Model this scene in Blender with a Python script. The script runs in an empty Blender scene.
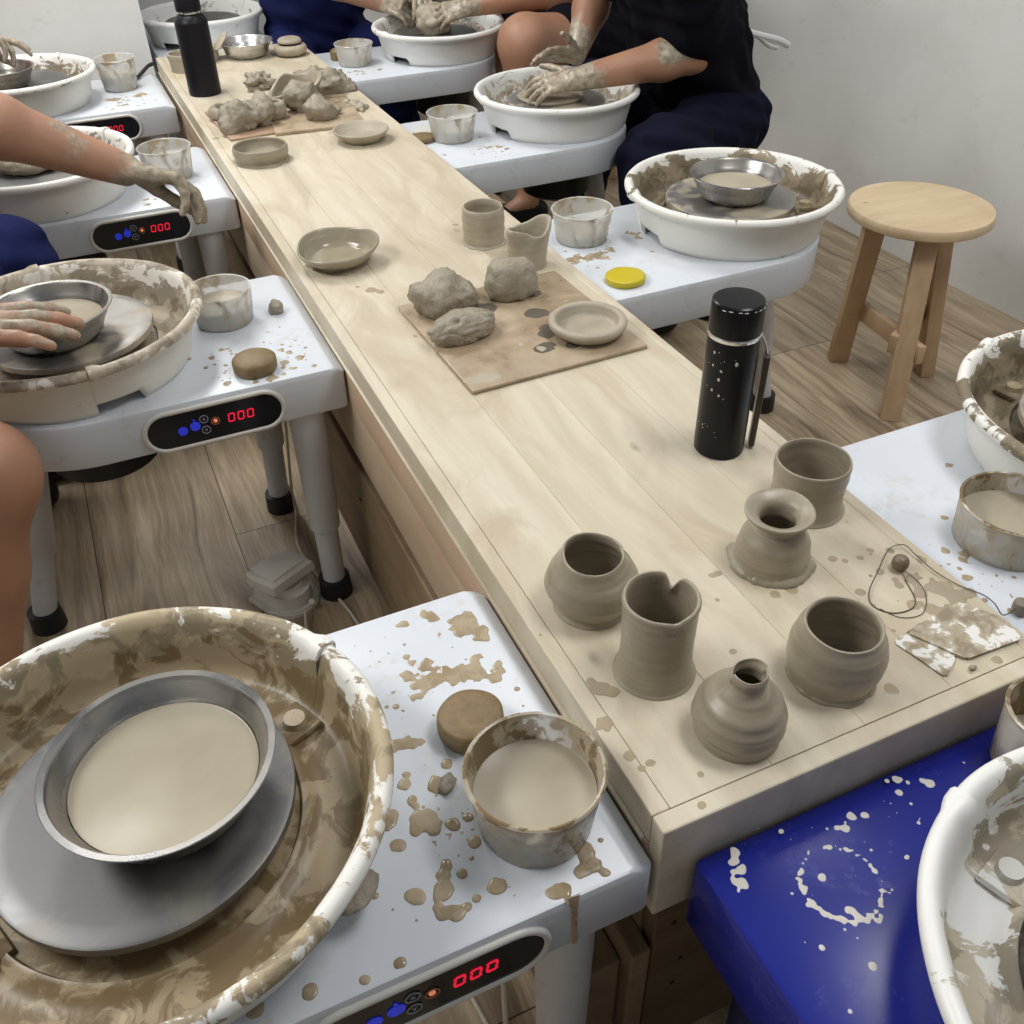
import bpy, bmesh, math, random
import numpy as np
from mathutils import Vector, Matrix, noise
from math import pi, sin, cos, radians
random.seed(7)
scene = bpy.context.scene
COL = scene.collection
BT = 0.60      # bench top height
DK = 0.555     # wheel deck height

# ------------------------------------------------------------------ node helper
class NT:
    def __init__(s, name):
        s.m = bpy.data.materials.new(name); s.m.use_nodes = True
        s.t = s.m.node_tree; s.t.nodes.clear()
        s.out = s.n('ShaderNodeOutputMaterial'); s.b = s.n('ShaderNodeBsdfPrincipled')
        s.l(s.b.outputs[0], s.out.inputs['Surface'])
    def n(s, k, **kw):
        x = s.t.nodes.new(k)
        for a, v in kw.items(): setattr(x, a, v)
        return x
    def l(s, a, b): s.t.links.new(a, b)
    def set(s, **kw):
        for k, v in kw.items():
            k = k.replace('_', ' ')
            i = s.b.inputs[k]
            if hasattr(v, 'links') or isinstance(v, bpy.types.NodeSocket): s.l(v, i)
            else: i.default_value = v if not (isinstance(v, tuple) and len(v) == 3) else (*v, 1)
    def coord(s, scale=(1, 1, 1), which='Object', rot=(0, 0, 0), warp=0, wscale=3):
        c = s.n('ShaderNodeTexCoord').outputs[which]
        if warp:
            nz = s.n('ShaderNodeTexNoise'); nz.inputs['Scale'].default_value = wscale; s.l(c, nz.inputs['Vector'])
            mul = s.n('ShaderNodeVectorMath', operation='MULTIPLY_ADD'); s.l(nz.outputs['Color'], mul.inputs[0])
            mul.inputs[1].default_value = (warp,)*3; s.l(c, mul.inputs[2]); c = mul.outputs[0]
        mp = s.n('ShaderNodeMapping'); mp.inputs['Scale'].default_value = scale; mp.inputs['Rotation'].default_value = rot
        s.l(c, mp.inputs[0]); return mp.outputs[0]
    def noise(s, vec, scale, detail=4, rough=.55, dist=0):
        x = s.n('ShaderNodeTexNoise'); x.inputs['Scale'].default_value = scale; x.inputs['Detail'].default_value = detail
        x.inputs['Roughness'].default_value = rough; x.inputs['Distortion'].default_value = dist
        if vec: s.l(vec, x.inputs['Vector'])
        return x.outputs['Fac']
    def ramp(s, fac, stops, interp='LINEAR'):
        r = s.n('ShaderNodeValToRGB'); r.color_ramp.interpolation = interp
        e = r.color_ramp.elements
        while len(e) < len(stops): e.new(.5)
        for q, (p, c) in zip(e, stops):
            q.position = p; q.color = (c, c, c, 1) if not isinstance(c, tuple) else (*c, 1)
        s.l(fac, r.inputs[0]); return r.outputs[0]
    def mix(s, fac, a, b, kind='MIX'):
        m = s.n('ShaderNodeMix', data_type='RGBA', blend_type=kind)
        for sock, v in ((m.inputs[0], fac), (m.inputs[6], a), (m.inputs[7], b)):
            if isinstance(v, bpy.types.NodeSocket): s.l(v, sock)
            else: sock.default_value = v if not (isinstance(v, tuple) and len(v) == 3) else (*v, 1)
        return m.outputs[2]
    def math(s, op, a, b=None, c=None):
        m = s.n('ShaderNodeMath', operation=op)
        for i, v in enumerate((a, b, c)):
            if v is None: continue
            if isinstance(v, bpy.types.NodeSocket): s.l(v, m.inputs[i])
            else: m.inputs[i].default_value = v
        return m.outputs[0]
    def bump(s, h, strength=.3, dist=.002):
        b = s.n('ShaderNodeBump'); b.inputs['Strength'].default_value = strength; b.inputs['Distance'].default_value = dist
        s.l(h, b.inputs['Height']); s.l(b.outputs[0], s.b.inputs['Normal'])
    def attr(s, name):
        return s.n('ShaderNodeAttribute', attribute_name=name).outputs['Fac']

def simple(name, col, rough=.5, metal=0, **kw):
    t = NT(name); t.set(Base_Color=col, Roughness=rough, Metallic=metal, **kw); return t.m

def m_clay(name, c1, c2, rough=.4, rings=True, bs=.25):
    t = NT(name); v = t.coord((1, 1, 1)); n1 = t.noise(v, 14, 5)
    vr = t.coord((3, 3, 90)); n2 = t.noise(vr, 2, 3)
    c = t.mix(t.ramp(n1, [(.3, 0.), (.7, 1.)]), c1, c2)
    if rings: c = t.mix(t.ramp(n2, [(.45, 0.), (.75, .35)]), c, tuple(min(1, x*1.35) for x in c2))
    t.set(Base_Color=c, Roughness=t.ramp(n1, [(.3, rough-.08), (.8, rough+.16)]))
    h = t.math('ADD', n2 if rings else t.noise(v, 38, 6, .65), t.math('MULTIPLY', t.noise(v, 110, 4), .4)); t.bump(h, bs, .002 if rings else .006)
    return t.m
CLAY = m_clay('thrown_wet_clay', (.262, .225, .162), (.345, .305, .228), .34)
CLAYL = m_clay('lump_clay', (.24, .205, .15), (.38, .335, .26), .42, False, 1.0)
CLAYD = m_clay('pale_drying_clay', (.30, .26, .195), (.42, .37, .285), .5)
SLIP = None
def m_slip():
    t = NT('liquid_slip'); v = t.coord(warp=.12, wscale=7); n = t.noise(v, 9, 3)
    t.set(Base_Color=t.mix(t.ramp(n, [(.35, 0.), (.7, 1.)]), (.355, .31, .225), (.42, .375, .285)), Roughness=.30, Specular_IOR_Level=.30); return t.m
SLIP = m_slip()
def m_splash():
    t = NT('dried_slip_splash'); v = t.coord(); n = t.noise(v, 40, 4)
    t.set(Base_Color=t.mix(t.ramp(n, [(.3, 0.), (.7, 1.)]), (.30, .235, .145), (.43, .35, .235)), Roughness=t.ramp(n, [(.35, .15), (.7, .5)])); return t.m
SPLASH = m_splash()
STAIN = simple('damp_clay_stain', (.36, .29, .19), .45)
WETDARK = simple('wet_mark', (.13, .11, .085), .12)
WHITECLAY = simple('dry_white_clay', (.62, .60, .54), .7)

def m_deck(name, base, st, rough=.28):
    t = NT(name); v = t.coord(warp=.05, wscale=20); n = t.noise(v, 9, 6, .65)
    n2 = t.noise(v, 55, 4, .6)
    k = t.math('MULTIPLY', t.ramp(n, [(.52, 0.), (.72, 1.)]), t.ramp(n2, [(.46, 0.), (.66, .75)]))
    t.set(Base_Color=t.mix(k, base, st), Roughness=t.math('ADD', t.math('MULTIPLY', k, .3), rough)); t.bump(t.noise(t.coord(), 300, 2), .04, .001)
    return t.m
DECK = m_deck('blue_white_enamel', (.645, .685, .735), (.46, .44, .38))
LEG = m_deck('grey_white_leg_paint', (.58, .60, .62), (.42, .38, .32), .4)
BLUE = m_deck('royal_blue_enamel', (.007, .014, .21), (.015, .026, .25), .24)
BLUEL = simple('dark_blue_leg_paint', (.006, .010, .07), .4)

def m_pan(name, clean, light, dark, amount=1.0, seed=0.0):
    """white plastic with clay smears; the 'stain' attribute says how splashed each zone of the pan is"""
    t = NT(name); a = t.attr('stain'); ar = t.attr('arc'); hz = t.attr('rad')
    comb = t.n('ShaderNodeCombineXYZ'); t.l(ar, comb.inputs[0]); t.l(hz, comb.inputs[1]); comb.inputs[2].default_value = seed
    mp = t.n('ShaderNodeMapping'); t.l(comb.outputs[0], mp.inputs[0]); mp.inputs['Scale'].default_value = (3.2, 15, 1)
    n1 = t.noise(mp.outputs[0], 1.0, 8, .66, 1.0)
    v = t.coord(warp=.06, wscale=14); v2 = t.n('ShaderNodeMapping'); t.l(v, v2.inputs[0]); v2.inputs['Location'].default_value = (seed, seed*.7, 0)
    n2 = t.noise(v2.outputs[0], 11, 8, .66, .6)
    ww = t.ramp(a, [(.86, .62), (.97, .05)])
    n = t.math('ADD', t.math('MULTIPLY', n1, ww), t.math('MULTIPLY', n2, t.math('SUBTRACT', 1.0, ww)))
    n = t.math('ADD', t.math('MULTIPLY', t.math('SUBTRACT', n, .5), 1.55), .5)
    k = t.math('ADD', n, t.math('MULTIPLY', a, .46*amount))
    m1 = t.ramp(k, [(.68, 0.), (.71, 1.)]); m2 = t.ramp(k, [(.85, 0.), (.885, 1.)])
    tone = t.ramp(t.noise(v2.outputs[0], 17, 6, .62, .8), [(.465, 0.), (.535, 1.)])
    lc = t.mix(tone, light, tuple(x*.62 for x in light))
    c = t.mix(m1, clean, lc); c = t.mix(t.math('MULTIPLY', m2, t.ramp(tone, [(0., .35), (1., 1.)])), c, dark)
    t.set(Base_Color=c, Roughness=t.ramp(k, [(.55, .35), (.64, .55), (.9, .36)]), Specular_IOR_Level=.4); t.bump(k, .35, .003); return t.m
PANCOL = (.80, .79, .74)
PAN_NEAR = m_pan('pan_brown_splashed', PANCOL, (.46, .375, .245), (.19, .135, .068), 1.2, 1.3)
PAN_MID = m_pan('pan_cream_splashed', (.78, .75, .67), (.50, .43, .33), (.22, .18, .12), .95, 4.1)
PAN_LITE = m_pan('pan_lightly_splashed', PANCOL, (.40, .34, .25), (.20, .16, .10), .78, 7.7)
PAN_DARK = m_pan('pan_dark_splashed', PANCOL, (.33, .27, .18), (.15, .12, .075), 1.1, 2.6)
PAN_CLEAN = m_pan('pan_almost_clean', (.80, .80, .77), (.52, .46, .35), (.33, .27, .18), .60, 9.2)
PAN_OUT = m_pan('pan_clean', (.80, .80, .77), (.60, .56, .48), (.45, .40, .32), .30, 3.3)

def m_cup():
    t = NT('milky_plastic_with_drips'); v = t.coord((1, 1, .6), warp=.03, wscale=25); n = t.noise(v, 30, 6, .65)
    a = t.attr('stain'); k = t.math('ADD', n, t.math('MULTIPLY', a, .13)); m = t.ramp(k, [(.585, 0.), (.64, 1.)])
    t.set(Base_Color=t.mix(m, (.78, .77, .73), (.43, .36, .25)), Roughness=.25, Alpha=t.ramp(m, [(0., .46), (1., .9)]), Specular_IOR_Level=.6)
    return t.m
CUP = m_cup()
def m_cupc():
    t = NT('clay_coated_plastic'); v = t.coord((1, 1, .6), warp=.03, wscale=25); n = t.noise(v, 24, 6, .65)
    a = t.attr('stain'); k = t.math('ADD', n, t.math('MULTIPLY', a, .16)); m = t.ramp(k, [(.50, 0.), (.53, 1.)])
    d = t.ramp(k, [(.60, 0.), (.64, 1.)])
    c = t.mix(d, t.mix(m, (.70, .68, .62), (.46, .39, .28)), (.22, .155, .08))
    t.set(Base_Color=c, Roughness=.25, Alpha=t.ramp(m, [(0., .5), (1., .93)])); return t.m
CUPC = m_cupc()
def m_metal(name, c, rough, streak=True, slip=0):
    t = NT(name); v = t.coord((1, 1, 1)); n = t.noise(v, 11, 5, .6, .6)
    k = t.ramp(n, [(.5, 0.), (.62, slip)])
    t.set(Base_Color=t.mix(k, c, (.40, .35, .26)), Metallic=t.math('SUBTRACT', 1.0 if streak else .9, k), Roughness=t.ramp(n, [(.3, rough), (.7, rough+.15)])); return t.m
STEEL = m_metal('stainless_steel', (.62, .61, .60), .20)
STEELD = m_metal('used_stainless_steel', (.36, .355, .35), .20, True, .3)
ALU = m_metal('wet_aluminium_wheel_head', (.165, .165, .165), .42, False, .25)
ALUSLIP = m_metal('slip_filmed_wheel_head', (.30, .29, .275), .42, False, 1.0)
CHROME = simple('chrome', (.7, .7, .7), .15, 1.0)

def m_wood(name, c1, c2, c3, scale=1.0, axis=1, rough=.55, knots=True, plank=False, seed=0):
    t = NT(name); sc = [26*scale]*3; sc[axis] = 1.6*scale
    v = t.coord(tuple(sc), warp=.10, wscale=2.2)
    if plank:
        a = t.attr('plank'); add = t.n('ShaderNodeVectorMath', operation='ADD'); t.l(v, add.inputs[0])
        cb = t.n('ShaderNodeCombineXYZ'); mm = t.math('MULTIPLY', a, 37.0)
        for i in range(3): t.l(mm, cb.inputs[i])
        t.l(cb.outputs[0], add.inputs[1]); v = add.outputs[0]
    g = t.noise(v, 1.0, 6, .6, .35); b = t.noise(t.coord((3.2, 1, 1) if plank else (1, 1, 1), warp=.2), 2.6 if plank else 3.1, 6, .62, .8 if plank else 0)
    col = t.mix(t.ramp(g, [(.34, 0.), (.68, 1.)]), c1, c2)
    col = t.mix(t.ramp(b, [(.46, 0.), (.64, .85)]), col, c3)
    if knots:
        vo = t.n('ShaderNodeTexVoronoi'); vo.inputs['Scale'].default_value = 1.0
        sk = [9*scale]*3; sk[axis] = 4.5*scale; t.l(t.coord(tuple(sk), warp=.02, wscale=15), vo.inputs['Vector'])
        kk = t.ramp(vo.outputs['Distance'], [(.02, .75), (.085, 0.)]); col = t.mix(kk, col, tuple(x*.52 for x in c1))
    if plank: col = t.mix(t.math('MULTIPLY', t.math('FRACT', t.math('MULTIPLY', a, 7.3)), .30), col, c3)
    t.set(Base_Color=col, Roughness=rough); t.bump(g, .18, .001); return t.m
BENCHTOP = m_wood('pale_worn_pine', (.55, .485, .365), (.67, .61, .485), (.47, .395, .28), 1.0, 1, .5, True, True)
BENCHEDGE = m_wood('greyed_pine_edge', (.40, .355, .28), (.50, .45, .36), (.36, .31, .24), 1.0, 1, .6)
APRONP = m_wood('pinkish_pine', (.50, .345, .235), (.57, .42, .30), (.45, .36, .25), 1.0, 1, .55)
APRONT = m_wood('tan_pine', (.42, .34, .235), (.49, .41, .30), (.42, .29, .2), 1.0, 1, .55)
BOXW = m_wood('brown_base_board', (.20, .140, .078), (.29, .21, .125), (.16, .105, .058), 1.0, 1, .6)
BOXF = m_wood('brown_base_front', (.115, .075, .038), (.165, .115, .065), (.09, .058, .03), 1.0, 0, .6)
STOOLT = m_wood('stool_pine', (.58, .44, .27), (.66, .53, .35), (.50, .36, .21), 1.2, 0, .5)
STOOLL = m_wood('stool_leg_pine', (.50, .34, .20), (.58, .42, .26), (.42, .27, .15), 1.3, 2, .55, False)
def m_board():
    t = NT('clay_soaked_board'); n = t.noise(t.coord(warp=.1), 12, 5, .6)
    c = t.ramp(n, [(.32, (.27, .20, .125)), (.5, (.36, .275, .18)), (.68, (.45, .36, .25))])
    t.set(Base_Color=c, Roughness=t.ramp(n, [(.4, .25), (.6, .6)])); t.bump(n, .3, .001); return t.m
BOARD = m_board()
BOARDR = simple('reddish_board', (.36, .24, .16), .6)
def m_floor():
    t = NT('weathered_plank_laminate'); W = .19
    co = t.n('ShaderNodeTexCoord').outputs['Object']; sx = t.n('ShaderNodeSeparateXYZ'); t.l(co, sx.inputs[0])
    xs = t.math('DIVIDE', t.math('ADD', sx.outputs[0], 20.305), W*1.6); pid = t.math('FLOOR', xs); fr = t.math('FRACT', xs)
    ys = t.math('ADD', t.math('DIVIDE', sx.outputs[1], 1.25), t.math('MULTIPLY', pid, .377)); eid = t.math('FLOOR', ys); fy = t.math('FRACT', ys)
    seam = t.math('MAXIMUM', t.math('LESS_THAN', fr, .008), t.math('LESS_THAN', fy, .002))
    rnd = t.math('FRACT', t.math('MULTIPLY', t.math('SINE', t.math('ADD', t.math('MULTIPLY', pid, 12.9), t.math('MULTIPLY', eid, 78.2))), 43.7))
    mp = t.coord((15, 1.1, 1), warp=.10, wscale=2.0)
    cb = t.n('ShaderNodeCombineXYZ'); t.l(t.math('MULTIPLY', rnd, 31.), cb.inputs[0]); t.l(t.math('MULTIPLY', rnd, 17.), cb.inputs[1])
    ad = t.n('ShaderNodeVectorMath', operation='ADD'); t.l(mp, ad.inputs[0]); t.l(cb.outputs[0], ad.inputs[1])
    g = t.noise(ad.outputs[0], 1.5, 8, .66, .7); g2 = t.noise(t.coord((160, 5, 1), warp=.02, wscale=6), 1, 3, .6)
    c = t.ramp(g, [(.32, (.13, .088, .05)), (.42, (.30, .225, .14)), (.54, (.45, .355, .235)), (.70, (.58, .47, .325))])
    c = t.mix(t.ramp(g2, [(.45, 0.), (.7, .55)]), c, (.17, .125, .085))
    c = t.mix(t.math('MULTIPLY', rnd, .35), c, (.25, .205, .155)); c = t.mix(seam, c, (.05, .035, .025))
    t.set(Base_Color=c, Roughness=.42); t.bump(g2, .1, .001); return t.m
FLOOR = m_floor()
def m_wall():
    t = NT('stained_white_plaster'); n = t.noise(t.coord(warp=.3), 2.2, 6, .6); n2 = t.noise(t.coord(), 45, 4)
    st = t.ramp(t.noise(t.coord((1, 1, 1.6), warp=.15, wscale=6), 9, 7, .7), [(.60, 0.), (.74, .5)])
    c = t.mix(st, t.ramp(n, [(.3, (.68, .68, .655)), (.7, (.78, .78, .765))]), (.52, .49, .42))
    t.set(Base_Color=c, Roughness=.8); t.bump(t.math('ADD', n2, t.math('MULTIPLY', n, 4.)), .25, .003); return t.m
WALL = m_wall()
BLACKM = simple('matt_black_coating', (.006, .006, .010), .42, 0, Specular_IOR_Level=.3)
BLACKG = simple('black_lacquer', (.005, .0045, .006), .28, 0, Specular_IOR_Level=.25)
RUBBER = simple('black_rubber', (.010, .010, .011), .5)
PANELB = simple('glossy_black_panel', (.006, .007, .012), .12)
RIM = simple('cream_panel_rim', (.60, .585, .54), .4)
def emis(name, c, s):
    t = NT(name); t.set(Base_Color=c, Roughness=.4, Emission_Color=c, Emission_Strength=s); return t.m
RED = emis('red_digit_glow', (.75, .012, .045), .8)
LEDB = emis('blue_led_glow', (.02, .035, .55), .45)
LEDO = emis('orange_led_glow', (.8, .25, .12), .6)
RINGM = simple('printed_ring', (.25, .27, .33), .4)
RINGO = simple('printed_orange_ring', (.40, .15, .07), .4)
YEL = simple('yellow_plastic_lid', (.53, .43, .012), .42)
def m_sponge():
    t = NT('brown_wet_sponge'); n = t.noise(t.coord(), 60, 5, .7); t.set(Base_Color=t.ramp(n, [(.3, (.155, .105, .045)), (.7, (.25, .175, .085))]), Roughness=.55); t.bump(n, .5, .002); return t.m
SPONGE = m_sponge()
PEDAL = m_deck('dirty_white_pedal_plastic', (.72, .70, .64), (.38, .33, .26), .5)
CABLE = simple('cream_cable', (.62, .58, .48), .45)
BEAD = simple('brown_wooden_bead', (.17, .125, .085), .4)
WIRE = simple('thin_steel_wire', (.12, .11, .09), .4, .7)
def m_skin():
    t = NT('skin_with_wet_clay'); a = t.attr('clay'); v = t.coord(); n = t.noise(v, 22, 6, .65); n3 = t.noise(v, 6, 3)
    k = t.math('ADD', n, a); m = t.ramp(k, [(.70, 0.), (.86, 1.)])
    sk = t.mix(t.ramp(n3, [(.3, 0.), (.7, 1.)]), (.34, .170, .100), (.43, .235, .150))
    cl = t.ramp(t.noise(v, 60, 5, .65), [(.32, (.20, .165, .12)), (.6, (.43, .37, .28)), (.8, (.55, .50, .42))])
    t.set(Base_Color=t.mix(m, sk, cl), Roughness=t.ramp(k, [(.6, .5), (1., .32)]), Subsurface_Weight=.06)
    t.bump(t.math('ADD', t.math('MULTIPLY', m, .8), t.math('MULTIPLY', n, .7)), .45, .0022); return t.m
SKIN = m_skin()
def m_cloth(name, c, st=None):
    t = NT(name); v = t.coord(); n = t.noise(v, 9, 5); cc = t.mix(t.ramp(n, [(.35, 0.), (.7, 1.)]), c, tuple(x*1.6 for x in c))
    if st: cc = t.mix(t.ramp(t.noise(v, 14, 7, .7), [(.70, 0.), (.74, .8)]), cc, st)
    t.set(Base_Color=cc, Roughness=.9, Specular_IOR_Level=.12); t.bump(t.noise(v, 400, 2), .2, .001); return t.m
BLACKC = m_cloth('black_cotton', (.003, .003, .006), (.4, .38, .33))
NAVYT = m_cloth('dark_navy_trousers', (.0035, .0045, .013))
NAVY = m_cloth('navy_cotton', (.010, .014, .062))
HAIR = simple('black_hair', (.012, .010, .009), .5)
CARD = simple('brown_cardboard', (.33, .25, .16), .8)
TIE = simple('white_apron_tie', (.7, .7, .7), .8)

# ------------------------------------------------------------------ object helpers
def link(name, me, mat=None, parent=None, smooth=True, loc=None, rot=None):
    if me.materials.__len__() == 0 and mat: me.materials.append(mat)
    if smooth:
        me.polygons.foreach_set('use_smooth', [True]*len(me.polygons))
    o = bpy.data.objects.new(name, me); COL.objects.link(o)
    if parent: o.parent = parent
    if loc: o.location = loc
    if rot: o.rotation_euler = rot
    return o
def from_bm(name, bm, mat, parent=None, smooth=True, ang=35, **kw):
    bmesh.ops.recalc_face_normals(bm, faces=bm.faces[:])
    if smooth:
        for e in bm.edges:
            if len(e.link_faces) == 2 and e.calc_face_angle(0) > radians(ang): e.smooth = False
    me = bpy.data.meshes.new(name); bm.to_mesh(me); bm.free(); return link(name, me, mat, parent, smooth, **kw)
def tag(o, label, cat, group=None):
    o['label'] = label; o['category'] = cat
    if group: o['group'] = group
    return o
def empty(name, loc, rz=0):
    o = bpy.data.objects.new(name, None); COL.objects.link(o); o.location = loc; o.rotation_euler = (0, 0, rz); o.empty_display_size = .05; return o
def struct(o): o['kind'] = 'structure'; return o
def copytree(o, parent=None):
    c = o.copy(); COL.objects.link(c); c.parent = parent
    for ch in list(o.children): copytree(ch, c)
    return c

def bm_box(bm, lo, hi, bev=0, M=None):
    vs = [bm.verts.new((x, y, z)) for x in (lo[0], hi[0]) for y in (lo[1], hi[1]) for z in (lo[2], hi[2])]
    fs = [bm.faces.new([vs[i] for i in q]) for q in ((0, 1, 3, 2), (4, 6, 7, 5), (0, 4, 5, 1), (2, 3, 7, 6), (0, 2, 6, 4), (1, 5, 7, 3))]
    if bev:
        es = list({e for f in fs for e in f.edges}); r = bmesh.ops.bevel(bm, geom=es, offset=bev, segments=2, affect='EDGES', profile=.5)
        vs = list({v for f in r['faces'] for v in f.verts} | {v for v in vs if v.is_valid})
    if M is not None:
        for v in vs: v.co = M @ v.co
    return vs
def bm_lathe(bm, prof, n=48, fn=None, closed=False, a0=0, a1=2*pi, cx=0, cy=0):
    full = abs(a1-a0-2*pi) < 1e-6; cnt = n if full else n+1; rings = []
    for r, z in prof:
        if r < 1e-6 and full:
            v = bm.verts.new((cx, cy, z)); rings.append([v]*cnt); continue
        ring = []
        for i in range(cnt):
            th = a0+(a1-a0)*i/n; rr, zz, dx, dy = (r, z, 0, 0) if fn is None else fn(th, r, z)
            ring.append(bm.verts.new((cx+dx+rr*cos(th), cy+dy+rr*sin(th), zz)))
        rings.append(ring)
    pairs = list(zip(rings[:-1], rings[1:])) + ([(rings[-1], rings[0])] if closed else [])
    for A, B in pairs:
        for i in range(n):
            j = (i+1) % cnt; q = []
            for v in (A[i], A[j], B[j], B[i]):
                if v not in q: q.append(v)
            if len(q) > 2:
                try: bm.faces.new(q)
                except ValueError: pass
    if not full and closed:
        bm.faces.new([r[0] for r in rings]); bm.faces.new([r[-1] for r in reversed(rings)])
    return rings
def smoothprof(p, n=5):
    """Catmull-Rom through profile points"""
    out = []; q = [p[0]]+list(p)+[p[-1]]
    for i in range(1, len(q)-2):
        for k in range(n):
            t = k/n; a, b, c, d = (np.array(x, float) for x in q[i-1:i+3])
            out.append(tuple(.5*((2*b)+(c-a)*t+(2*a-5*b+4*c-d)*t*t+(3*b-a-3*c+d)*t**3)))
    out.append(tuple(p[-1])); return [(max(0, r), z) for r, z in out]
def tube_bm(bm, pts, r, n=10, cap=True, rs=None):
    pts = [Vector(p) for p in pts]; rings = []; up = Vector((0, 0, 1)); prev = None
    for i, p in enumerate(pts):
        d = (pts[min(i+1, len(pts)-1)]-pts[max(i-1, 0)]).normalized()
        if prev is None:
            s = d.cross(up if abs(d.z) < .9 else Vector((1, 0, 0))).normalized()
        else: s = (prev-d*prev.dot(d)).normalized()
        prev = s; u = s.cross(d); rr = rs[i] if rs else r
        rings.append([bm.verts.new(p+s*rr*cos(2*pi*k/n)+u*rr*sin(2*pi*k/n)) for k in range(n)])
    for A, B in zip(rings[:-1], rings[1:]):
        for k in range(n): bm.faces.new((A[k], A[(k+1) % n], B[(k+1) % n], B[k]))
    if cap: bm.faces.new(rings[0][::-1]); bm.faces.new(rings[-1])
def spline(pts, n=8):
    out = []; q = [pts[0]]+list(pts)+[pts[-1]]
    for i in range(1, len(q)-2):
        for k in range(n):
            t = k/n; a, b, c, d = (Vector(x) for x in q[i-1:i+3])
            out.append(.5*((2*b)+(c-a)*t+(2*a-5*b+4*c-d)*t*t+(3*b-a-3*c+d)*t**3))
    out.append(Vector(pts[-1])); return out
def lathe_obj(name, prof, mat, parent=None, n=48, fn=None, loc=None, sm=0, ang=50, **kw):
    bm = bmesh.new(); bm_lathe(bm, smoothprof(prof, sm) if sm else prof, n, fn)
    return from_bm(name, bm, mat, parent, ang=ang, loc=loc, **kw)

def blobs_mesh(name, blobs, z, mat, parent=None, hmax=.0012, step=.0022, wob=.25, seed=0, thr=0):
    """thin puddles: marching squares over a union of wobbly discs, domed, real thickness"""
    bx = [b[0] for b in blobs]; by = [b[1] for b in blobs]; rm = max(b[2] for b in blobs)*1.6
    bm = bmesh.new(); vd = {}; f = {}
    x0 = min(bx)-rm; y0 = min(by)-rm
    for (cx, cy, r) in blobs:
        i0 = int((cx-1.7*r-x0)/step)-1; i1 = int((cx+1.7*r-x0)/step)+2; j0 = int((cy-1.7*r-y0)/step)-1; j1 = int((cy+1.7*r-y0)/step)+2
        for i in range(i0, i1):
            for j in range(j0, j1):
                x = x0+i*step; y = y0+j*step
                w = 1+wob*(noise.noise((x*45+seed, y*45, cx*9))+.6*noise.noise((x*130+seed, y*130, cx*9)))*1.5
                d = r*w-math.hypot(x-cx, y-cy)
                k = (i, j); o = f.get(k, -1)
                f[k] = max(o, d)+max(0, .004-abs(o-d))**2/.016 if o > -1 else d
    def val(k): return f.get(k, -.01)
    def hh(v): t = min(1, max(0, v)/.006); return hmax*(.12+.88*math.sqrt(max(0, 1-(1-t)**2)))
    def gv(i, j):
        k = (i, j, 0)
        if k not in vd: vd[k] = bm.verts.new((x0+i*step, y0+j*step, z+hh(val((i, j)))))
        return vd[k]
    def ev(a, b):
        k = (min(a, b), max(a, b))
        if k not in vd:
            va, vb = val(k[0]), val(k[1]); t = va/(va-vb); t = min(.98, max(.02, t))
            vd[k] = bm.verts.new((x0+(k[0][0]+(k[1][0]-k[0][0])*t)*step, y0+(k[0][1]+(k[1][1]-k[0][1])*t)*step, z+.00005))
        return vd[k]
    cells = set()
    for (i, j) in f:
        for d in ((0, 0), (-1, 0), (0, -1), (-1, -1)): cells.add((i+d[0], j+d[1]))
    for (i, j) in cells:
        cs = [(i, j), (i+1, j), (i+1, j+1), (i, j+1)]; ins = [val(c) > 0 for c in cs]
        if not any(ins): continue
        poly = []
        for q in range(4):
            a, b = cs[q], cs[(q+1) % 4]
            if ins[q]: poly.append(gv(*a))
            if ins[q] != ins[(q+1) % 4]: poly.append(ev(a, b))
        if len(poly) > 2:
            try: bm.faces.new(poly)
            except ValueError: pass
    return from_bm(name, bm, mat, parent, ang=180)
def sprinkle(n, cx, cy, sx, sy, r0, r1, rnd):
    return [(rnd.gauss(cx, sx), rnd.gauss(cy, sy), r0+(r1-r0)*rnd.random()**3) for _ in range(n)]

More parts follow.
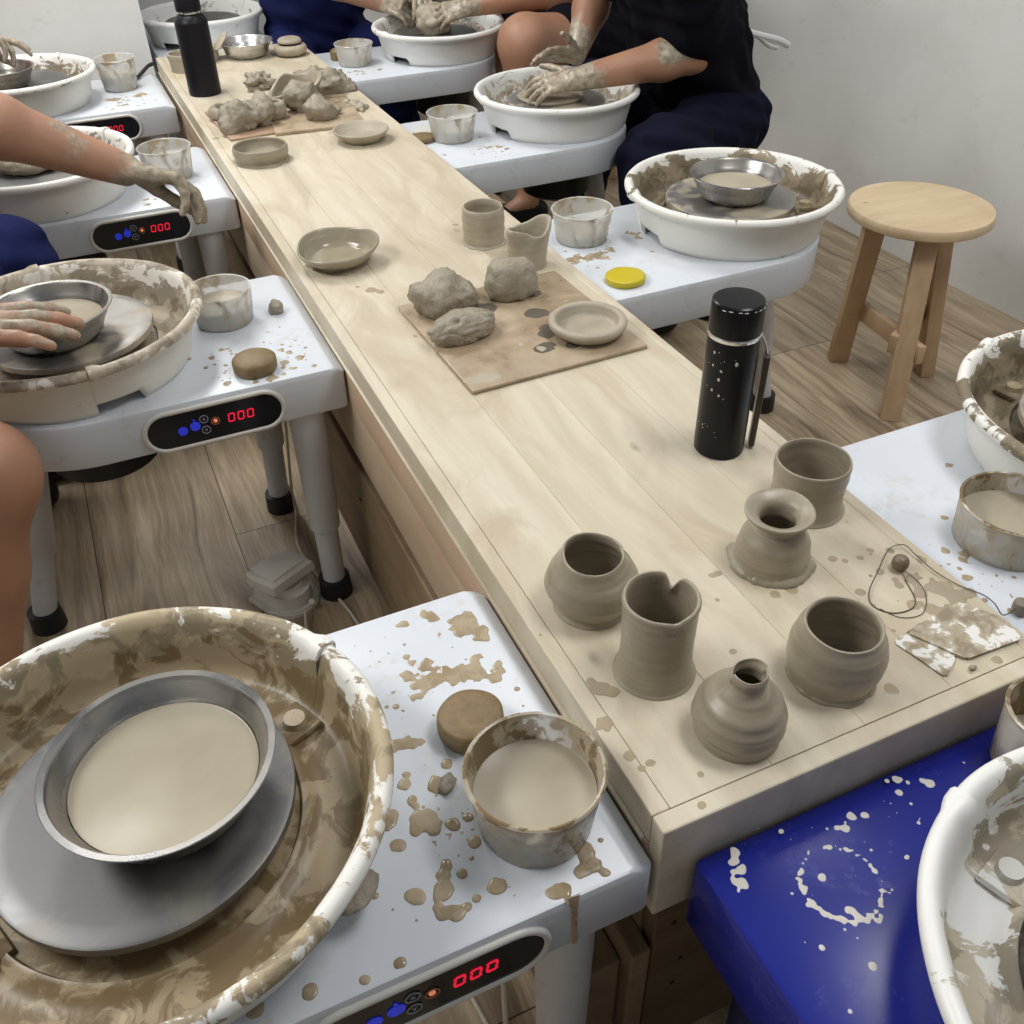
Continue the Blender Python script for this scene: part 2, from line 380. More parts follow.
# ------------------------------------------------------------------ implicit surfaces (figures, cloth)
def capsule_field(prims, vox, pad=.03, disp=None, clip=None):
    P = np.array([q for p in prims for q in (p[0], p[1])], float); Rm = max(max(p[2], p[3]) for p in prims)
    lo = P.min(0)-Rm-pad; hi = P.max(0)+Rm+pad; N = np.ceil((hi-lo)/vox).astype(int)+1
    F = np.full(N, .05, np.float32)
    for p in prims:
        a, b, ra, rb = np.array(p[0], float), np.array(p[1], float), p[2], p[3]; k = p[4] if len(p) > 4 else .02
        sq = p[5] if len(p) > 5 else None
        m = max(ra, rb)+k+.006
        i0 = np.maximum(((np.minimum(a, b)-m-lo)/vox).astype(int), 0); i1 = np.minimum(((np.maximum(a, b)+m-lo)/vox).astype(int)+2, N)
        ax = [lo[d]+vox*np.arange(i0[d], i1[d], dtype=np.float32) for d in range(3)]
        X, Y, Z = np.meshgrid(*ax, indexing='ij', sparse=True)
        ab = b-a; L2 = max(float(ab@ab), 1e-9)
        t = np.clip(((X-a[0])*ab[0]+(Y-a[1])*ab[1]+(Z-a[2])*ab[2])/L2, 0, 1)
        dx = X-a[0]-t*ab[0]; dy = Y-a[1]-t*ab[1]; dz = Z-a[2]-t*ab[2]
        if sq is not None:    # flatten along a direction: (unit vector, factor)
            u, s = sq; pr = (dx*u[0]+dy*u[1]+dz*u[2])*(s-1); dx = dx+pr*u[0]; dy = dy+pr*u[1]; dz = dz+pr*u[2]
        d = np.sqrt(dx*dx+dy*dy+dz*dz)-(ra+t*(rb-ra))
        s = (slice(i0[0], i1[0]), slice(i0[1], i1[1]), slice(i0[2], i1[2])); G = F[s]
        h = np.maximum(k-np.abs(G-d), 0)/k; F[s] = np.minimum(G, d)-h*h*k*.25
    if disp is not None or clip is not None:
        ax = [lo[d]+vox*np.arange(N[d], dtype=np.float32) for d in range(3)]; X, Y, Z = np.meshgrid(*ax, indexing='ij', sparse=True)
        if disp: F = F+disp(X, Y, Z)
        if clip: F = np.maximum(F, clip(X, Y, Z))
        F[0], F[-1] = .05, .05; F[:, 0], F[:, -1] = .05, .05; F[:, :, 0], F[:, :, -1] = .05, .05
    return F.astype(np.float32), lo
def surface_net(F, lo, vox):
    ins = F < 0; N = np.array(F.shape)
    c = [(i, j, k) for i in (0, 1) for j in (0, 1) for k in (0, 1)]
    def sl(o): return tuple(slice(o[d], N[d]-1+o[d]) for d in range(3))
    cnt = sum(ins[sl(o)].astype(np.int8) for o in c); act = (cnt > 0) & (cnt < 8)
    idx = np.argwhere(act); n = len(idx); ids = np.full(act.shape, -1, np.int32); ids[act] = np.arange(n)
    acc = np.zeros((n, 3)); num = np.zeros(n)
    vals = {o: F[idx[:, 0]+o[0], idx[:, 1]+o[1], idx[:, 2]+o[2]] for o in c}
    for o in c:
        for d in range(3):
            if o[d]: continue
            o2 = tuple(1 if e == d else o[e] for e in range(3)); a, b = vals[o], vals[o2]; m = (a < 0) != (b < 0)
            t = np.where(m, a/np.where(m, a-b, 1), 0); p = np.tile(np.array(o, float), (n, 1)); p[:, d] += t
            acc[m] += p[m]; num[m] += 1
    V = (idx+acc/num[:, None])*vox+lo; faces = []
    for d in range(3):
        e, g = [x for x in range(3) if x != d]
        s0 = [slice(1, -1)]*3; s1 = [slice(1, -1)]*3; s0[d] = slice(0, N[d]-1); s1[d] = slice(1, N[d])
        A = ins[tuple(s0)]; B = ins[tuple(s1)]
        for flip, M in ((0, A & ~B), (1, B & ~A)):
            q = np.argwhere(M)
            if not len(q): continue
            base = q.copy(); base[:, e] += 1; base[:, g] += 1
            def cid(de, dg):
                r = base.copy(); r[:, e] -= de; r[:, g] -= dg; return ids[r[:, 0], r[:, 1], r[:, 2]]
            quad = np.stack([cid(1, 1), cid(0, 1), cid(0, 0), cid(1, 0)], 1)
            if (flip == 1) ^ (d == 1): quad = quad[:, ::-1]
            faces.append(quad)
    return V, np.concatenate(faces)
def field_obj(name, prims, vox, mat, parent=None, disp=None, clip=None, relax=1, clay=None):
    F, lo = capsule_field(prims, vox, disp=disp, clip=clip); V, Q = surface_net(F, lo, vox)
    for _ in range(relax):
        S = np.zeros_like(V); C = np.zeros(len(V))
        for i in range(4):
            a, b = Q[:, i], Q[:, (i+1) % 4]; np.add.at(S, a, V[b]); np.add.at(C, a, 1); np.add.at(S, b, V[a]); np.add.at(C, b, 1)
        V = V*.5+.5*S/C[:, None]
    me = bpy.data.meshes.new(name); me.vertices.add(len(V)); me.vertices.foreach_set('co', V.astype(np.float32).ravel())
    me.loops.add(Q.size); me.loops.foreach_set('vertex_index', Q.astype(np.int32).ravel()); me.polygons.add(len(Q))
    me.polygons.foreach_set('loop_start', np.arange(0, Q.size, 4, dtype=np.int32)); me.update(calc_edges=True)
    if clay:
        at = me.attributes.new('clay', 'FLOAT', 'POINT'); w = np.zeros(len(V))
        for (p, r, s) in clay: w = np.maximum(w, s*np.clip(1.6-np.linalg.norm(V-np.array(p), axis=1)/r, 0, 1))
        at.data.foreach_set('value', w.astype(np.float32))
    return link(name, me, mat, parent)
# ------------------------------------------------------------------ room
def boxobj(name, lo, hi, mat, parent=None, bev=0, **kw):
    bm = bmesh.new(); bm_box(bm, lo, hi, bev); return from_bm(name, bm, mat, parent, smooth=bool(bev), **kw)
struct(boxobj('floor', (-3.2, -2.2, -.05), (2.19, 5.6, 0), FLOOR))
struct(boxobj('wall_right', (2.19, -2.2, -.05), (2.31, 5.6, 2.75), WALL))
struct(boxobj('wall_back', (0.0, 4.35, -.05), (2.31, 4.47, 2.75), WALL))
struct(boxobj('wall_left_back', (-3.2, 3.52, -.05), (0.0, 4.47, 2.75), WALL))
struct(boxobj('wall_left', (-3.32, -2.2, -.05), (-3.2, 4.47, 2.75), WALL))

# ------------------------------------------------------------------ bench
L = 3.37; BW = .512
bench = tag(empty('wooden_bench', (BW/2, L/2, 0)), 'long pale pine bench running down the middle of the room', 'bench')
def to(o, root):      # parent keeping world placement
    o.parent = root; o.matrix_parent_inverse = Matrix.Translation(root.location).inverted() if root.rotation_euler.z == 0 else root.matrix_basis.inverted(); return o
bm = bmesh.new(); lay = bm.verts.layers.float.new('plank'); xs = [0, .021, .140, .259, .378, .492, BW]
def plank(lo, hi, pid, bev=.0007):
    for v in bm_box(bm, lo, hi, bev): v[lay] = pid
g = .00012
for i in range(1, 5): plank((xs[i]+g, .022+g, BT-.02), (xs[i+1]-g, L, BT), i*.17)
plank((0, .022, BT-.045), (.021-g, L, BT), .03, .0018); plank((.492+g, .022, BT-.045), (BW, L, BT), .9, .003)
plank((0, 0, BT-.15), (BW, .022-g, BT), .6, .0025)
to(from_bm('bench_top', bm, BENCHTOP, smooth=False), bench)
to(boxobj('upper_apron', (.0, .0222, BT-.125), (.018, L, BT-.0465), APRONP, bev=.002), bench)
to(boxobj('lower_apron', (.001, .30, .345), (.018, L, BT-.126), APRONT, bev=.002), bench)
to(boxobj('right_apron', (BW-.02, .021, .345), (BW-.002, L, BT-.046), APRONT, bev=.002), bench)
to(boxobj('edge_strip', (-.0035, .03, BT-.0515), (.012, L, BT-.0465), BENCHTOP, bev=.001), bench)
bm = bmesh.new()
for k in range(3): bm_box(bm, (.03, .06+k*1.1, .0), (BW-.03, 1.155+k*1.1, .56), .002)
to(from_bm('base_core', bm, BOXW, smooth=False), bench)
bm = bmesh.new(); bm_box(bm, (.004, .03, .0), (.03, L, .30), .003); bm_box(bm, (.482, .03, .0), (.508, L, .30), .003)
to(from_bm('base_side_board', bm, BOXW, smooth=False), bench)
bm = bmesh.new()
for z0, z1 in ((.0, .2235), (.224, .44)): bm_box(bm, (.035, .035, z0), (.477, .06, z1), .002)
fb = to(from_bm('base_front_board', bm, BOXF, smooth=False), bench)
bm = bmesh.new(); bm_box(bm, (-.05, .05, .0), (.003, .50, .26), .004)
to(from_bm('base_side_block', bm, BOXW, smooth=False), bench)
bm = bmesh.new()
for x in (.07, .15, .23, .33, .43):
    for z in (.17, .23, .33, .375):
        bmesh.ops.create_cone(bm, cap_ends=True, segments=10, radius1=.003, radius2=.003, depth=.003, matrix=Matrix.Translation((x+.01*sin(z*90), .0345, z)) @ Matrix.Rotation(pi/2, 4, 'X'))
bmesh.ops.create_cone(bm, cap_ends=True, segments=10, radius1=.004, radius2=.004, depth=.003, matrix=Matrix.Translation((.0035, 1.13, .21)) @ Matrix.Rotation(pi/2, 4, 'Y'))
to(from_bm('screw_heads', bm, RUBBER), bench)['kind'] = 'stuff'
BST = [(0.028, 0.196, 0.0066), (0.034, 0.183, 0.0088), (0.041, 0.174, 0.0076), (0.026, 0.184, 0.0066), (0.011, 0.14, 0.0106), (0.015, 0.092, 0.0061), (0.03, 0.076, 0.0051), (0.019, 0.074, 0.004), (0.253, 0.286, 0.005), (0.245, 0.286, 0.0037), (0.225, 0.246, 0.003), (0.193, 0.167, 0.0057), (0.317, 0.05, 0.0087), (0.318, 0.046, 0.0065), (0.317, 0.221, 0.0073), (0.293, 0.223, 0.0061), (0.399, 0.246, 0.0051), (0.41, 0.236, 0.0038), (0.453, 0.239, 0.0051), (0.435, 0.201, 0.0062), (0.498, 0.196, 0.0063), (0.433, 0.138, 0.0095), (0.486, 0.145, 0.011), (0.497, 0.132, 0.0121), (0.495, 0.114, 0.0144), (0.498, 0.093, 0.0142), (0.475, 0.117, 0.0083), (0.452, 0.11, 0.0083), (0.443, 0.124, 0.0095), (0.431, 0.233, 0.0076), (0.068, 0.042, 0.004), (0.111, 1.253, 0.0116), (0.124, 1.237, 0.0077), (0.092, 1.277, 0.0058), (0.124, 1.039, 0.0053), (0.02, 2.35, 0.0109), (0.05, 0.012, 0.0039), (0.312, 2.25, 0.0055), (0.362, 2.098, 0.0053), (0.405, 1.487, 0.0055), (0.377, 1.482, 0.0066), (0.254, 1.216, 0.0039), (0.289, 1.234, 0.004), (0.007, 0.285, 0.0023), (0.452, 0.031, 0.0056), (0.412, 0.03, 0.0033)]
BST = [b for b in BST if b[0] < .505-b[2]]
to(blobs_mesh('clay_spot', BST, BT, STAIN, None, .0005, .002, .35, 3), bench)['kind'] = 'stuff'
to(blobs_mesh('clay_smear', [(.462, .175, .012), (.478, .150, .013), (.488, .125, .014), (.470, .108, .010), (.452, .150, .007), (.440, .172, .006)]+sprinkle(22, .445, .17, .035, .05, .0015, .006, random.Random(3)), BT, m_clay('smeared_clay', (.27, .22, .15), (.36, .30, .21), .5, False), None, .0008, .002, .5, 9), bench)['kind'] = 'stuff'

# ------------------------------------------------------------------ pottery wheels
def stadium(hl, hh, n=14, cx=0, cz=0):
    p = []
    for k in range(n+1): a = -pi/2+pi*k/n; p.append((cx+hl-hh+hh*cos(a), cz+hh*sin(a)))
    for k in range(n+1): a = pi/2+pi*k/n; p.append((cx-hl+hh+hh*cos(a), cz+hh*sin(a)))
    return p
def outline(ix, iy, W, cr, rc=.012):
    p = []
    for k in range(6): a = -pi/2+pi/2*k/5; p.append((-ix-rc+rc*cos(a), iy+rc+rc*sin(a)))
    for k in range(6): a = pi/2*k/5; p.append((-ix-rc+rc*cos(a), W-iy-rc+rc*sin(a)))
    for k in range(41): a = pi/2+pi*k/40; p.append((cr+(W/2-iy)*cos(a), W/2+(W/2-iy)*sin(a)))
    return p
def pan_half(name, a0, mat, parent, c, h, lip=.15, R=.2385, seam=False):
    s = R/.237
    prof = [(.196, .000), (.203, .012), (.207, .030), (.213, .055), (.220, .076), (.227, .083), (.2345, .085), (.2385, .090), (.2390, .096), (.236, .1015), (.230, .1035), (.2235, .101),
            (.218, .092), (.212, .070), (.206, .045), (.201, .034), (.192, .0285), (.172, .0275), (.160, .029), (.155, .036), (.149, .037), (.146, .031), (.10, .030), (.0, .030),
            (.0, .026), (.19, .026), (.196, .026), (.193, .0)]
    stain = [0, 0, 0, 0, .03, .03, lip*.7, lip, lip, lip, lip*1.2, max(lip, .2), .40, .60, .86, .95, 1, 1, 1, 1, 1, 1, 1, 1, .5, 0, 0, 0]
    prof = [(r*s if r > .16 else r, z) for r, z in prof]
    bm = bmesh.new(); ls = bm.verts.layers.float.new('stain'); la = bm.verts.layers.float.new('arc'); lr = bm.verts.layers.float.new('rad')
    n = 60; nt = radians(22)
    def fn(th, r, z):
        d = th-a0
        if z < .0255 and r > .15*s and .0 <= d < nt: z = max(z, .024 if z < .02 else z)
        w = 0
        if z > .08: # clip band over the seam
            if d < radians(4.5) or d > pi-radians(0.1): w = .0035 if d < radians(4.5) else 0
        wob = .0012*noise.noise((cos(th)*3, sin(th)*3, 5))
        return r+w*(1 if r > .23*s else -1)*(r > .215*s)+wob, z+(w*.9 if z > .09 else 0), 0, 0
    rings = bm_lathe(bm, prof, n, fn, closed=True, a0=a0, a1=a0+pi-radians(.12))
    for ring, st in zip(rings, stain):
        for i, v in enumerate(ring):
            th = a0+pi*i/n; v[ls] = st; v[la] = th; v[lr] = prof[rings.index(ring)][0]+prof[rings.index(ring)][1]
    o = from_bm(name, bm, mat, parent, ang=60); o.location = (c[0], c[1], h); return o
DECKN = []
def leg(name, parent, top, foot, mat):
    bm = bmesh.new(); t = Vector(top); f = Vector(foot); m = t.lerp(f, .64)
    tube_bm(bm, [t, m-Vector((0, 0, -.004)), m], .029, 24, rs=[.0345, .0305, .0292])
    tube_bm(bm, [m, f+Vector((0, 0, .03))], .021, 24, rs=[.0245, .0232])
    lg = from_bm(name, bm, mat, parent, ang=40)
    bm = bmesh.new(); bmesh.ops.create_cone(bm, cap_ends=True, segments=28, radius1=.0345, radius2=.0325, depth=.045, matrix=Matrix.Translation(f+Vector((0, 0, .0225))))
    from_bm('rubber_foot', bm, RUBBER, lg); return lg
def wheel(loc, rz, label, pan, seam, W=.44, pc=(-.435, .215), cr=-.425, deck=DECK, lm=LEG, group=None, panel=True, head=ALU, lip=.15, sk=.085, R=.237, zt=DK, legs=None, notes=''):
    w = tag(empty('pottery_wheel', (loc[0], loc[1], 0), rz), label, 'pottery wheel', group)
    bm = bmesh.new(); rings = []
    for ix, iy, z in ((.020, .004, zt), (.0175, .0012, zt-.0012), (.009, 0, zt-.0055), (.0, 0, zt-.013), (0, 0, zt-sk+.004), (.002, .002, zt-sk), (.006, .006, zt-sk), (.006, .006, zt-.03)):
        rings.append([bm.verts.new((x, y, z)) for x, y in outline(ix, iy, W, cr)])
    for A, B in zip(rings[:-1], rings[1:]):
        for i in range(len(A)): j = (i+1) % len(A); bm.faces.new((A[i], B[i], B[j], A[j]))
    bm.faces.new(rings[0]); bm.faces.new(rings[-1][::-1])
    d = from_bm('table_deck', bm, deck, w, ang=30)
    for tp, ft in (legs or (((-.075, .045, zt-.05), (-.078, .042, 0)), ((-.10, W-.06, zt-.05), (-.115, W-.055, 0)), ((cr-.125, W/2-.01, zt-.05), (cr-.225, W/2-.02, 0)))):
        leg('leg', w, tp, ft, lm)
    bm = bmesh.new(); bm_lathe(bm, [(0, zt-.03), (.10, zt-.03), (.10, zt-.19), (.085, zt-.2), (0, zt-.2)], 32, cx=pc[0], cy=pc[1]); from_bm('motor_housing', bm, RUBBER, w)
    pan_half('splash_pan_half', radians(seam), pan, w, pc, zt, lip, R); pan_half('splash_pan_half', radians(seam+180), pan, w, pc, zt, lip, R)
    for a in (seam, seam+180):
        bm = bmesh.new(); M = Matrix.Rotation(radians(a), 4, 'Z'); bm_box(bm, (.142, -.026, .028), (.196, .018, .0375), .003, M)
        la = bm.verts.layers.float.new('stain'); lb = bm.verts.layers.float.new('arc'); lc = bm.verts.layers.float.new('rad')
        for v in bm.verts: v[la] = .95; v[lb] = math.atan2(v.co.y, v.co.x); v[lc] = v.co.xy.length
        c = from_bm('pan_joint', bm, pan, w); c.location = (pc[0], pc[1], zt)
        bm = bmesh.new(); bmesh.ops.create_cone(bm, cap_ends=True, segments=24, radius1=.0135, radius2=.0115, depth=.008, matrix=M @ Matrix.Translation((.176, -.006, .041)))
        k = from_bm('drain_plug', bm, SPLASH if lip > .1 else RIM, c)
    h = lathe_obj('wheel_head', [(0, .072), (.120, .072), (.139, .0715), (.1425, .070), (.1435, .066), (.1425, .060), (.138, .058), (.05, .056), (.035, .05), (.03, .03), (0, .03)], head, w, 96, loc=(pc[0]+.005, pc[1]+.003, zt), ang=30)
    if panel:
        px, pz = -.238, zt-.049
        bm = bmesh.new(); p = stadium(.1165, .0335, 14, px, pz)
        A = [bm.verts.new((x, -.0035, z)) for x, z in p]; B = [bm.verts.new((x, .001, z)) for x, z in p]; bm.faces.new(A)
        for i in range(len(A)): j = (i+1) % len(A); bm.faces.new((A[i], A[j], B[j], B[i]))
        pn = from_bm('control_panel', bm, PANELB, w, smooth=False)
        bm = bmesh.new(); q = [(x, -.002, z) for x, z in stadium(.119, .036, 14, px, pz)]; q += q[:1]
        tube_bm(bm, q, .0046, 8, cap=False); from_bm('panel_rim', bm, RIM, pn, ang=80)
        bm = bmesh.new()
        for k in range(3):
            x = -.211+k*.0165; z = pz+.002; sl = .0012
            for sx, sz, hx, hz in ((0, .0075, .0042, .0011), (0, -.0075, .0042, .0011), (-.0048, .0038, .0012, .0032), (.0048, .0038, .0012, .0032), (-.0048, -.0038, .0012, .0032), (.0048, -.0038, .0012, .0032)):
                bm_box(bm, (x+sx-hx+sz*.12, -.0046, z+sz-hz), (x+sx+hx+sz*.12, -.0034, z+sz+hz))
        from_bm('speed_display', bm, RED, pn, smooth=False)
        def disc(name, x, z, r, mat, ring=False, glyph=None):
            b = bmesh.new()
            if ring: bm_lathe(b, [(r*.8, .001), (r*.8, .0016), (r, .0016), (r, .001)], 24, closed=True)
            else: bmesh.ops.create_cone(b, cap_ends=True, segments=24, radius1=r, radius2=r, depth=.0012, matrix=Matrix.Translation((0, 0, .0008)))
            if glyph:
                g = glyph*r*.42; f = [b.verts.new(t) for t in ((-r*.38, -g*.6, .0015), (r*.38, -g*.6, .0015), (0, g, .0015), (0, 0, .0010))]; b.faces.new(f[:3])
            for v in b.verts: v.co = Vector((v.co.x+x, -.0034-v.co.z, v.co.y+z))
            return from_bm(name, b, mat, pn)
        disc('direction_button', -.295, pz-.003, .0082, LEDB); disc('mode_button', -.2735, pz+.001, .0088, LEDB); disc('indicator_light', -.2735, pz+.013, .002, LEDB)
        disc('speed_up_button', -.257, pz+.0115, .0078, RINGM, True, 1); disc('speed_down_button', -.257, pz-.0105, .0078, RINGM, True, -1)
        disc('power_button', -.2385, pz+.003, .0078, RINGO, True); disc('power_light', -.2385, pz+.003, .0035, LEDO)
    return w
def splat(w, blobs, world=True, mat=None, zt=DK, name='slip_splash', **kw):
    """clay splashes on a wheel deck, given in world x,y"""
    M = Matrix.Translation(w.location) @ Matrix.Rotation(w.rotation_euler.z, 4, 'Z'); Mi = M.inverted()
    b = [(*(Mi @ Vector((x, y, 0))).xy, r) for x, y, r in blobs]
    o = blobs_mesh(name, b, zt, mat or SPLASH, w, **kw); o['kind'] = 'stuff'; return o
wn = wheel((-.004, .0), 0, 'pottery wheel in the near left corner, its pan thickly splashed brown around a steel bowl', PAN_NEAR, 24, pc=(-.443, .222), lip=.34, R=.2425)
wm = wheel((-.002, 1.072), radians(0), 'pottery wheel second from the front on the left, its rim caked in clay', PAN_MID, -84, head=ALUSLIP, lip=.62)
w3 = wheel((-.004, 2.02), radians(0), 'pottery wheel on the left under the outstretched clay-covered arm', PAN_LITE, 35, head=ALU, lip=.12)
w4 = wheel((-.012, 2.92), radians(0), 'furthest pottery wheel on the left, against the back wall', PAN_LITE, 50, head=ALU, lip=.3)
r1 = wheel((.525, 2.91+.44), pi, 'furthest pottery wheel on the right, in front of the navy-clothed person', PAN_CLEAN, 14, pc=(-.445, .215), lip=.05)
r2 = wheel((.525, 1.95+.44), pi, 'pottery wheel being used by the person in black on the right', PAN_CLEAN, 0, pc=(-.445, .215), lip=.05, head=ALUSLIP)
r3 = wheel((.525, 1.082+.44), pi, 'pottery wheel beside the wooden stool, a steel bowl standing in its pan', PAN_DARK, -14, pc=(-.445, .222), lip=.18, head=ALUSLIP)
r4 = wheel((.517, .048+.44), pi, 'white pottery wheel cut by the right edge, behind the blue one', PAN_DARK, 100, pc=(-.44, .205), lip=.35, head=ALUSLIP)
bl = wheel((.602, -.004), pi/2, 'royal blue pottery wheel in the near right corner with a white pan', PAN_CLEAN, 18, W=.567, pc=(-.325, .276), cr=-.34, deck=BLUE, lm=BLUEL, panel=False, lip=.03, zt=.543, R=.243, sk=.11,
    legs=(((-.07, .06, .48), (-.07, .06, 0)), ((-.07, .49, .48), (-.07, .49, 0)), ((-.5, .27, .48), (-.56, .27, 0))))
NB = [(-0.121, 0.414, 0.0057), (-0.085, 0.415, 0.0073), (-0.081, 0.407, 0.0029), (-0.05, 0.382, 0.0108), (-0.061, 0.373, 0.0085), (-0.044, 0.383, 0.0072), (-0.039, 0.356, 0.0071), (-0.034, 0.362, 0.005), (-0.134, 0.361, 0.0042), (-0.133, 0.347, 0.0066), (-0.122, 0.336, 0.0079), (-0.144, 0.333, 0.0071), (-0.138, 0.313, 0.0081), (-0.12, 0.313, 0.0098), (-0.1, 0.314, 0.0109), (-0.081, 0.311, 0.0116), (-0.061, 0.321, 0.009), (-0.065, 0.298, 0.0089), (-0.054, 0.285, 0.0071), (-0.045, 0.294, 0.0054), (-0.040, 0.303, 0.0048), (-0.148, 0.295, 0.006), (-0.171, 0.293, 0.0026), (-0.181, 0.297, 0.0016), (-0.178, 0.238, 0.0091), (-0.188, 0.241, 0.0072), (-0.164, 0.234, 0.0044), (-0.148, 0.195, 0.0056), (-0.197, 0.189, 0.0079), (-0.191, 0.2, 0.0055), (-0.196, 0.168, 0.0072), (-0.195, 0.159, 0.0047), (-0.167, 0.175, 0.0121), (-0.148, 0.173, 0.0027), (-0.227, 0.154, 0.0099), (-0.221, 0.159, 0.0065), (-0.194, 0.142, 0.0132), (-0.19, 0.132, 0.0099), (-0.205, 0.133, 0.0075), (-0.189, 0.124, 0.0064), (-0.226, 0.124, 0.008), (-0.168, 0.124, 0.007), (-0.152, 0.125, 0.0059), (-0.157, 0.096, 0.0063), (-0.166, 0.08, 0.0025), (-0.192, 0.084, 0.0073), (-0.198, 0.076, 0.0078), (-0.181, 0.069, 0.005), (-0.203, 0.063, 0.0088), (-0.207, 0.057, 0.0071), (-0.228, 0.065, 0.0087), (-0.233, 0.069, 0.0055), (-0.178, 0.039, 0.0046), (-0.2, 0.034, 0.0092), (-0.212, 0.039, 0.0081), (-0.215, 0.045, 0.0049), (-0.19, 0.035, 0.0059), (-0.155, 0.042, 0.0088), (-0.265, 0.083, 0.0036), (-0.274, 0.093, 0.0036), (-0.061, 0.038, 0.0102), (-0.062, 0.023, 0.0112), (-0.056, 0.013, 0.0067), (-0.075, 0.022, 0.0061), (-0.042, 0.044, 0.0037), (-0.036, 0.258, 0.002), (-0.04, 0.232, 0.0016), (-0.105, 0.015, 0.0093), (-0.098, 0.011, 0.0065), (-0.297, 0.010, 0.0052), (-0.264, 0.012, 0.0062), (-0.344, 0.022, 0.007), (-0.276, 0.095, 0.0048), (-0.391, 0.026, 0.0087)]
NB = [(x, y, r) for x, y, r in NB if y > .1 or True]
rr = random.Random(5)
fine = [b for b in sprinkle(120, -.13, .27, .05, .10, .0007, .0026, rr)+sprinkle(60, -.18, .10, .05, .05, .0006, .002, rr) if -.30 < b[0] < -.042 and .01 < b[1] < .43 and math.hypot(b[0]+.449, b[1]-.216) > .245]
splat(wn, [(b[0], b[1], b[2]*1.28) for b in NB if b[1] > .215], hmax=.0008, step=.0016, wob=.6, seed=2)
splat(wn, [b for b in NB if b[1] <= .215], hmax=.0016, step=.0016, wob=.28, seed=4, name='slip_puddle')
splat(wn, fine, hmax=.0006, step=.0011, wob=.3, seed=5, name='slip_speck')
# the drip that runs over the front edge and down the skirt
bm = bmesh.new(); tube_bm(bm, [(-.103, .004, DK), (-.1035, -.0005, DK-.003), (-.102, -.0012, DK-.012), (-.101, -.0012, DK-.05), (-.100, -.001, DK-.082)], .004, 8, rs=[.008, .0065, .0036, .0028, .0035])
for v in bm.verts: v.co.y = -.0012+(v.co.y+.0012)*.35 if v.co.y < 0.002 else v.co.y
dr = from_bm('slip_drip', bm, SPLASH, wn); dr.location = (.012, 0, 0)
MB = [(-0.23, 1.175, 0.006), (-0.211, 1.206, 0.005), (-0.204, 1.102, 0.006), (-0.084, 1.198, 0.005), (-0.078, 1.165, 0.004), (-0.068, 1.137, 0.0068), (-0.096, 1.133, 0.006), (-0.086, 1.105, 0.0074), (-0.107, 1.090, 0.0065), (-0.049, 1.167, 0.004), (-0.156, 1.09, 0.0057), (-0.13, 1.085, 0.0087), (-0.096, 1.26, 0.003), (-0.071, 1.27, 0.003), (-0.252, 1.218, 0.0051)]
rr = random.Random(8)
splat(wm, MB+[b for b in sprinkle(90, -.12, 1.15, .05, .06, .001, .005, rr)+sprinkle(40, -.22, 1.18, .03, .04, .001, .005, rr) if b[1] > 1.08 and -.30 < b[0] < -.04 and math.hypot(b[0]+.447, b[1]-1.287) > .245], hmax=.0012, step=.0017, wob=.9, seed=6)
splat(r3, [(0.754, 1.358, 0.012), (0.758, 1.335, 0.0082), (0.743, 1.253, 0.006), (0.608, 1.290, 0.016), (0.644, 1.300, 0.016), (0.57, 1.285, 0.014), (0.671, 1.300, 0.012), (.625, 1.275, .012), (.59, 1.30, .012)]+sprinkle(40, .62, 1.29, .04, .02, .001, .005, rr), hmax=.0008, step=.002, wob=.8, seed=1)
splat(r2, [(0.735, 2.054, 0.009), (0.744, 2.03, 0.008), (0.575, 2.062, 0.0079), (0.715, 2.07, 0.006), (0.72, 2.16, 0.006)]+sprinkle(30, .715, 2.07, .03, .04, .002, .006, rr), hmax=.0008, step=.002, wob=.6, seed=1)
splat(r1, [(0.588, 2.998, 0.012), (0.629, 2.991, 0.010), (.60, 3.03, .010), (0.70, 3.15, 0.014), (.62, 3.04, .008)]+sprinkle(25, .62, 3.02, .04, .03, .002, .006, rr), hmax=.0008, step=.0025, wob=.8, seed=1)
splat(r4, [(0.735, 0.38, 0.006), (0.637, 0.285, 0.006), (0.588, 0.228, 0.0074), (0.59, 0.209, 0.0066), (.605, .215, .006), (0.573, 0.178, 0.0055), (0.561, 0.138, 0.0041), (.575, .11, .004)]+sprinkle(30, .58, .17, .02, .05, .001, .004, rr), hmax=.0008, step=.0018, wob=.7, seed=1)
splat(w4, [(-0.099, 3.088, 0.0197), (-0.158, 2.99, 0.0159), (-0.185, 3.074, 0.0194)]+sprinkle(20, -.14, 3.03, .04, .05, .003, .009, rr), hmax=.0008, step=.003, wob=.6, seed=1)
splat(w3, [(-0.215, 2.054, 0.008), (-0.212, 2.09, 0.006), (-.218, 2.07, .006), (-.19, 2.08, .005)], hmax=.0008, step=.0022, wob=.7, seed=1)
BB = [(0.073, -0.026, 0.006), (0.072, -0.036, 0.0066), (0.078, -0.019, 0.005), (0.066, -0.051, 0.0078), (0.209, -0.032, 0.0035), (0.289, -0.027, 0.003), (0.282, -0.020, 0.0044), (0.273, -0.033, 0.0032), (0.308, -0.037, 0.0043), (0.193, -0.043, 0.0031), (0.271, -0.016, 0.0021), (0.186, -0.038, 0.0021), (0.222, -0.038, 0.0031), (0.228, -0.094, 0.0035), (0.124, -0.164, 0.0027), (0.093, -0.132, 0.0028), (0.078, -0.187, 0.0035), (0.304, -0.031, 0.0032), (0.274, -0.048, 0.0021), (0.133, -0.018, 0.0031), (0.265, -0.069, 0.0021), (0.107, -0.093, 0.0019), (0.138, -0.076, 0.0025)]
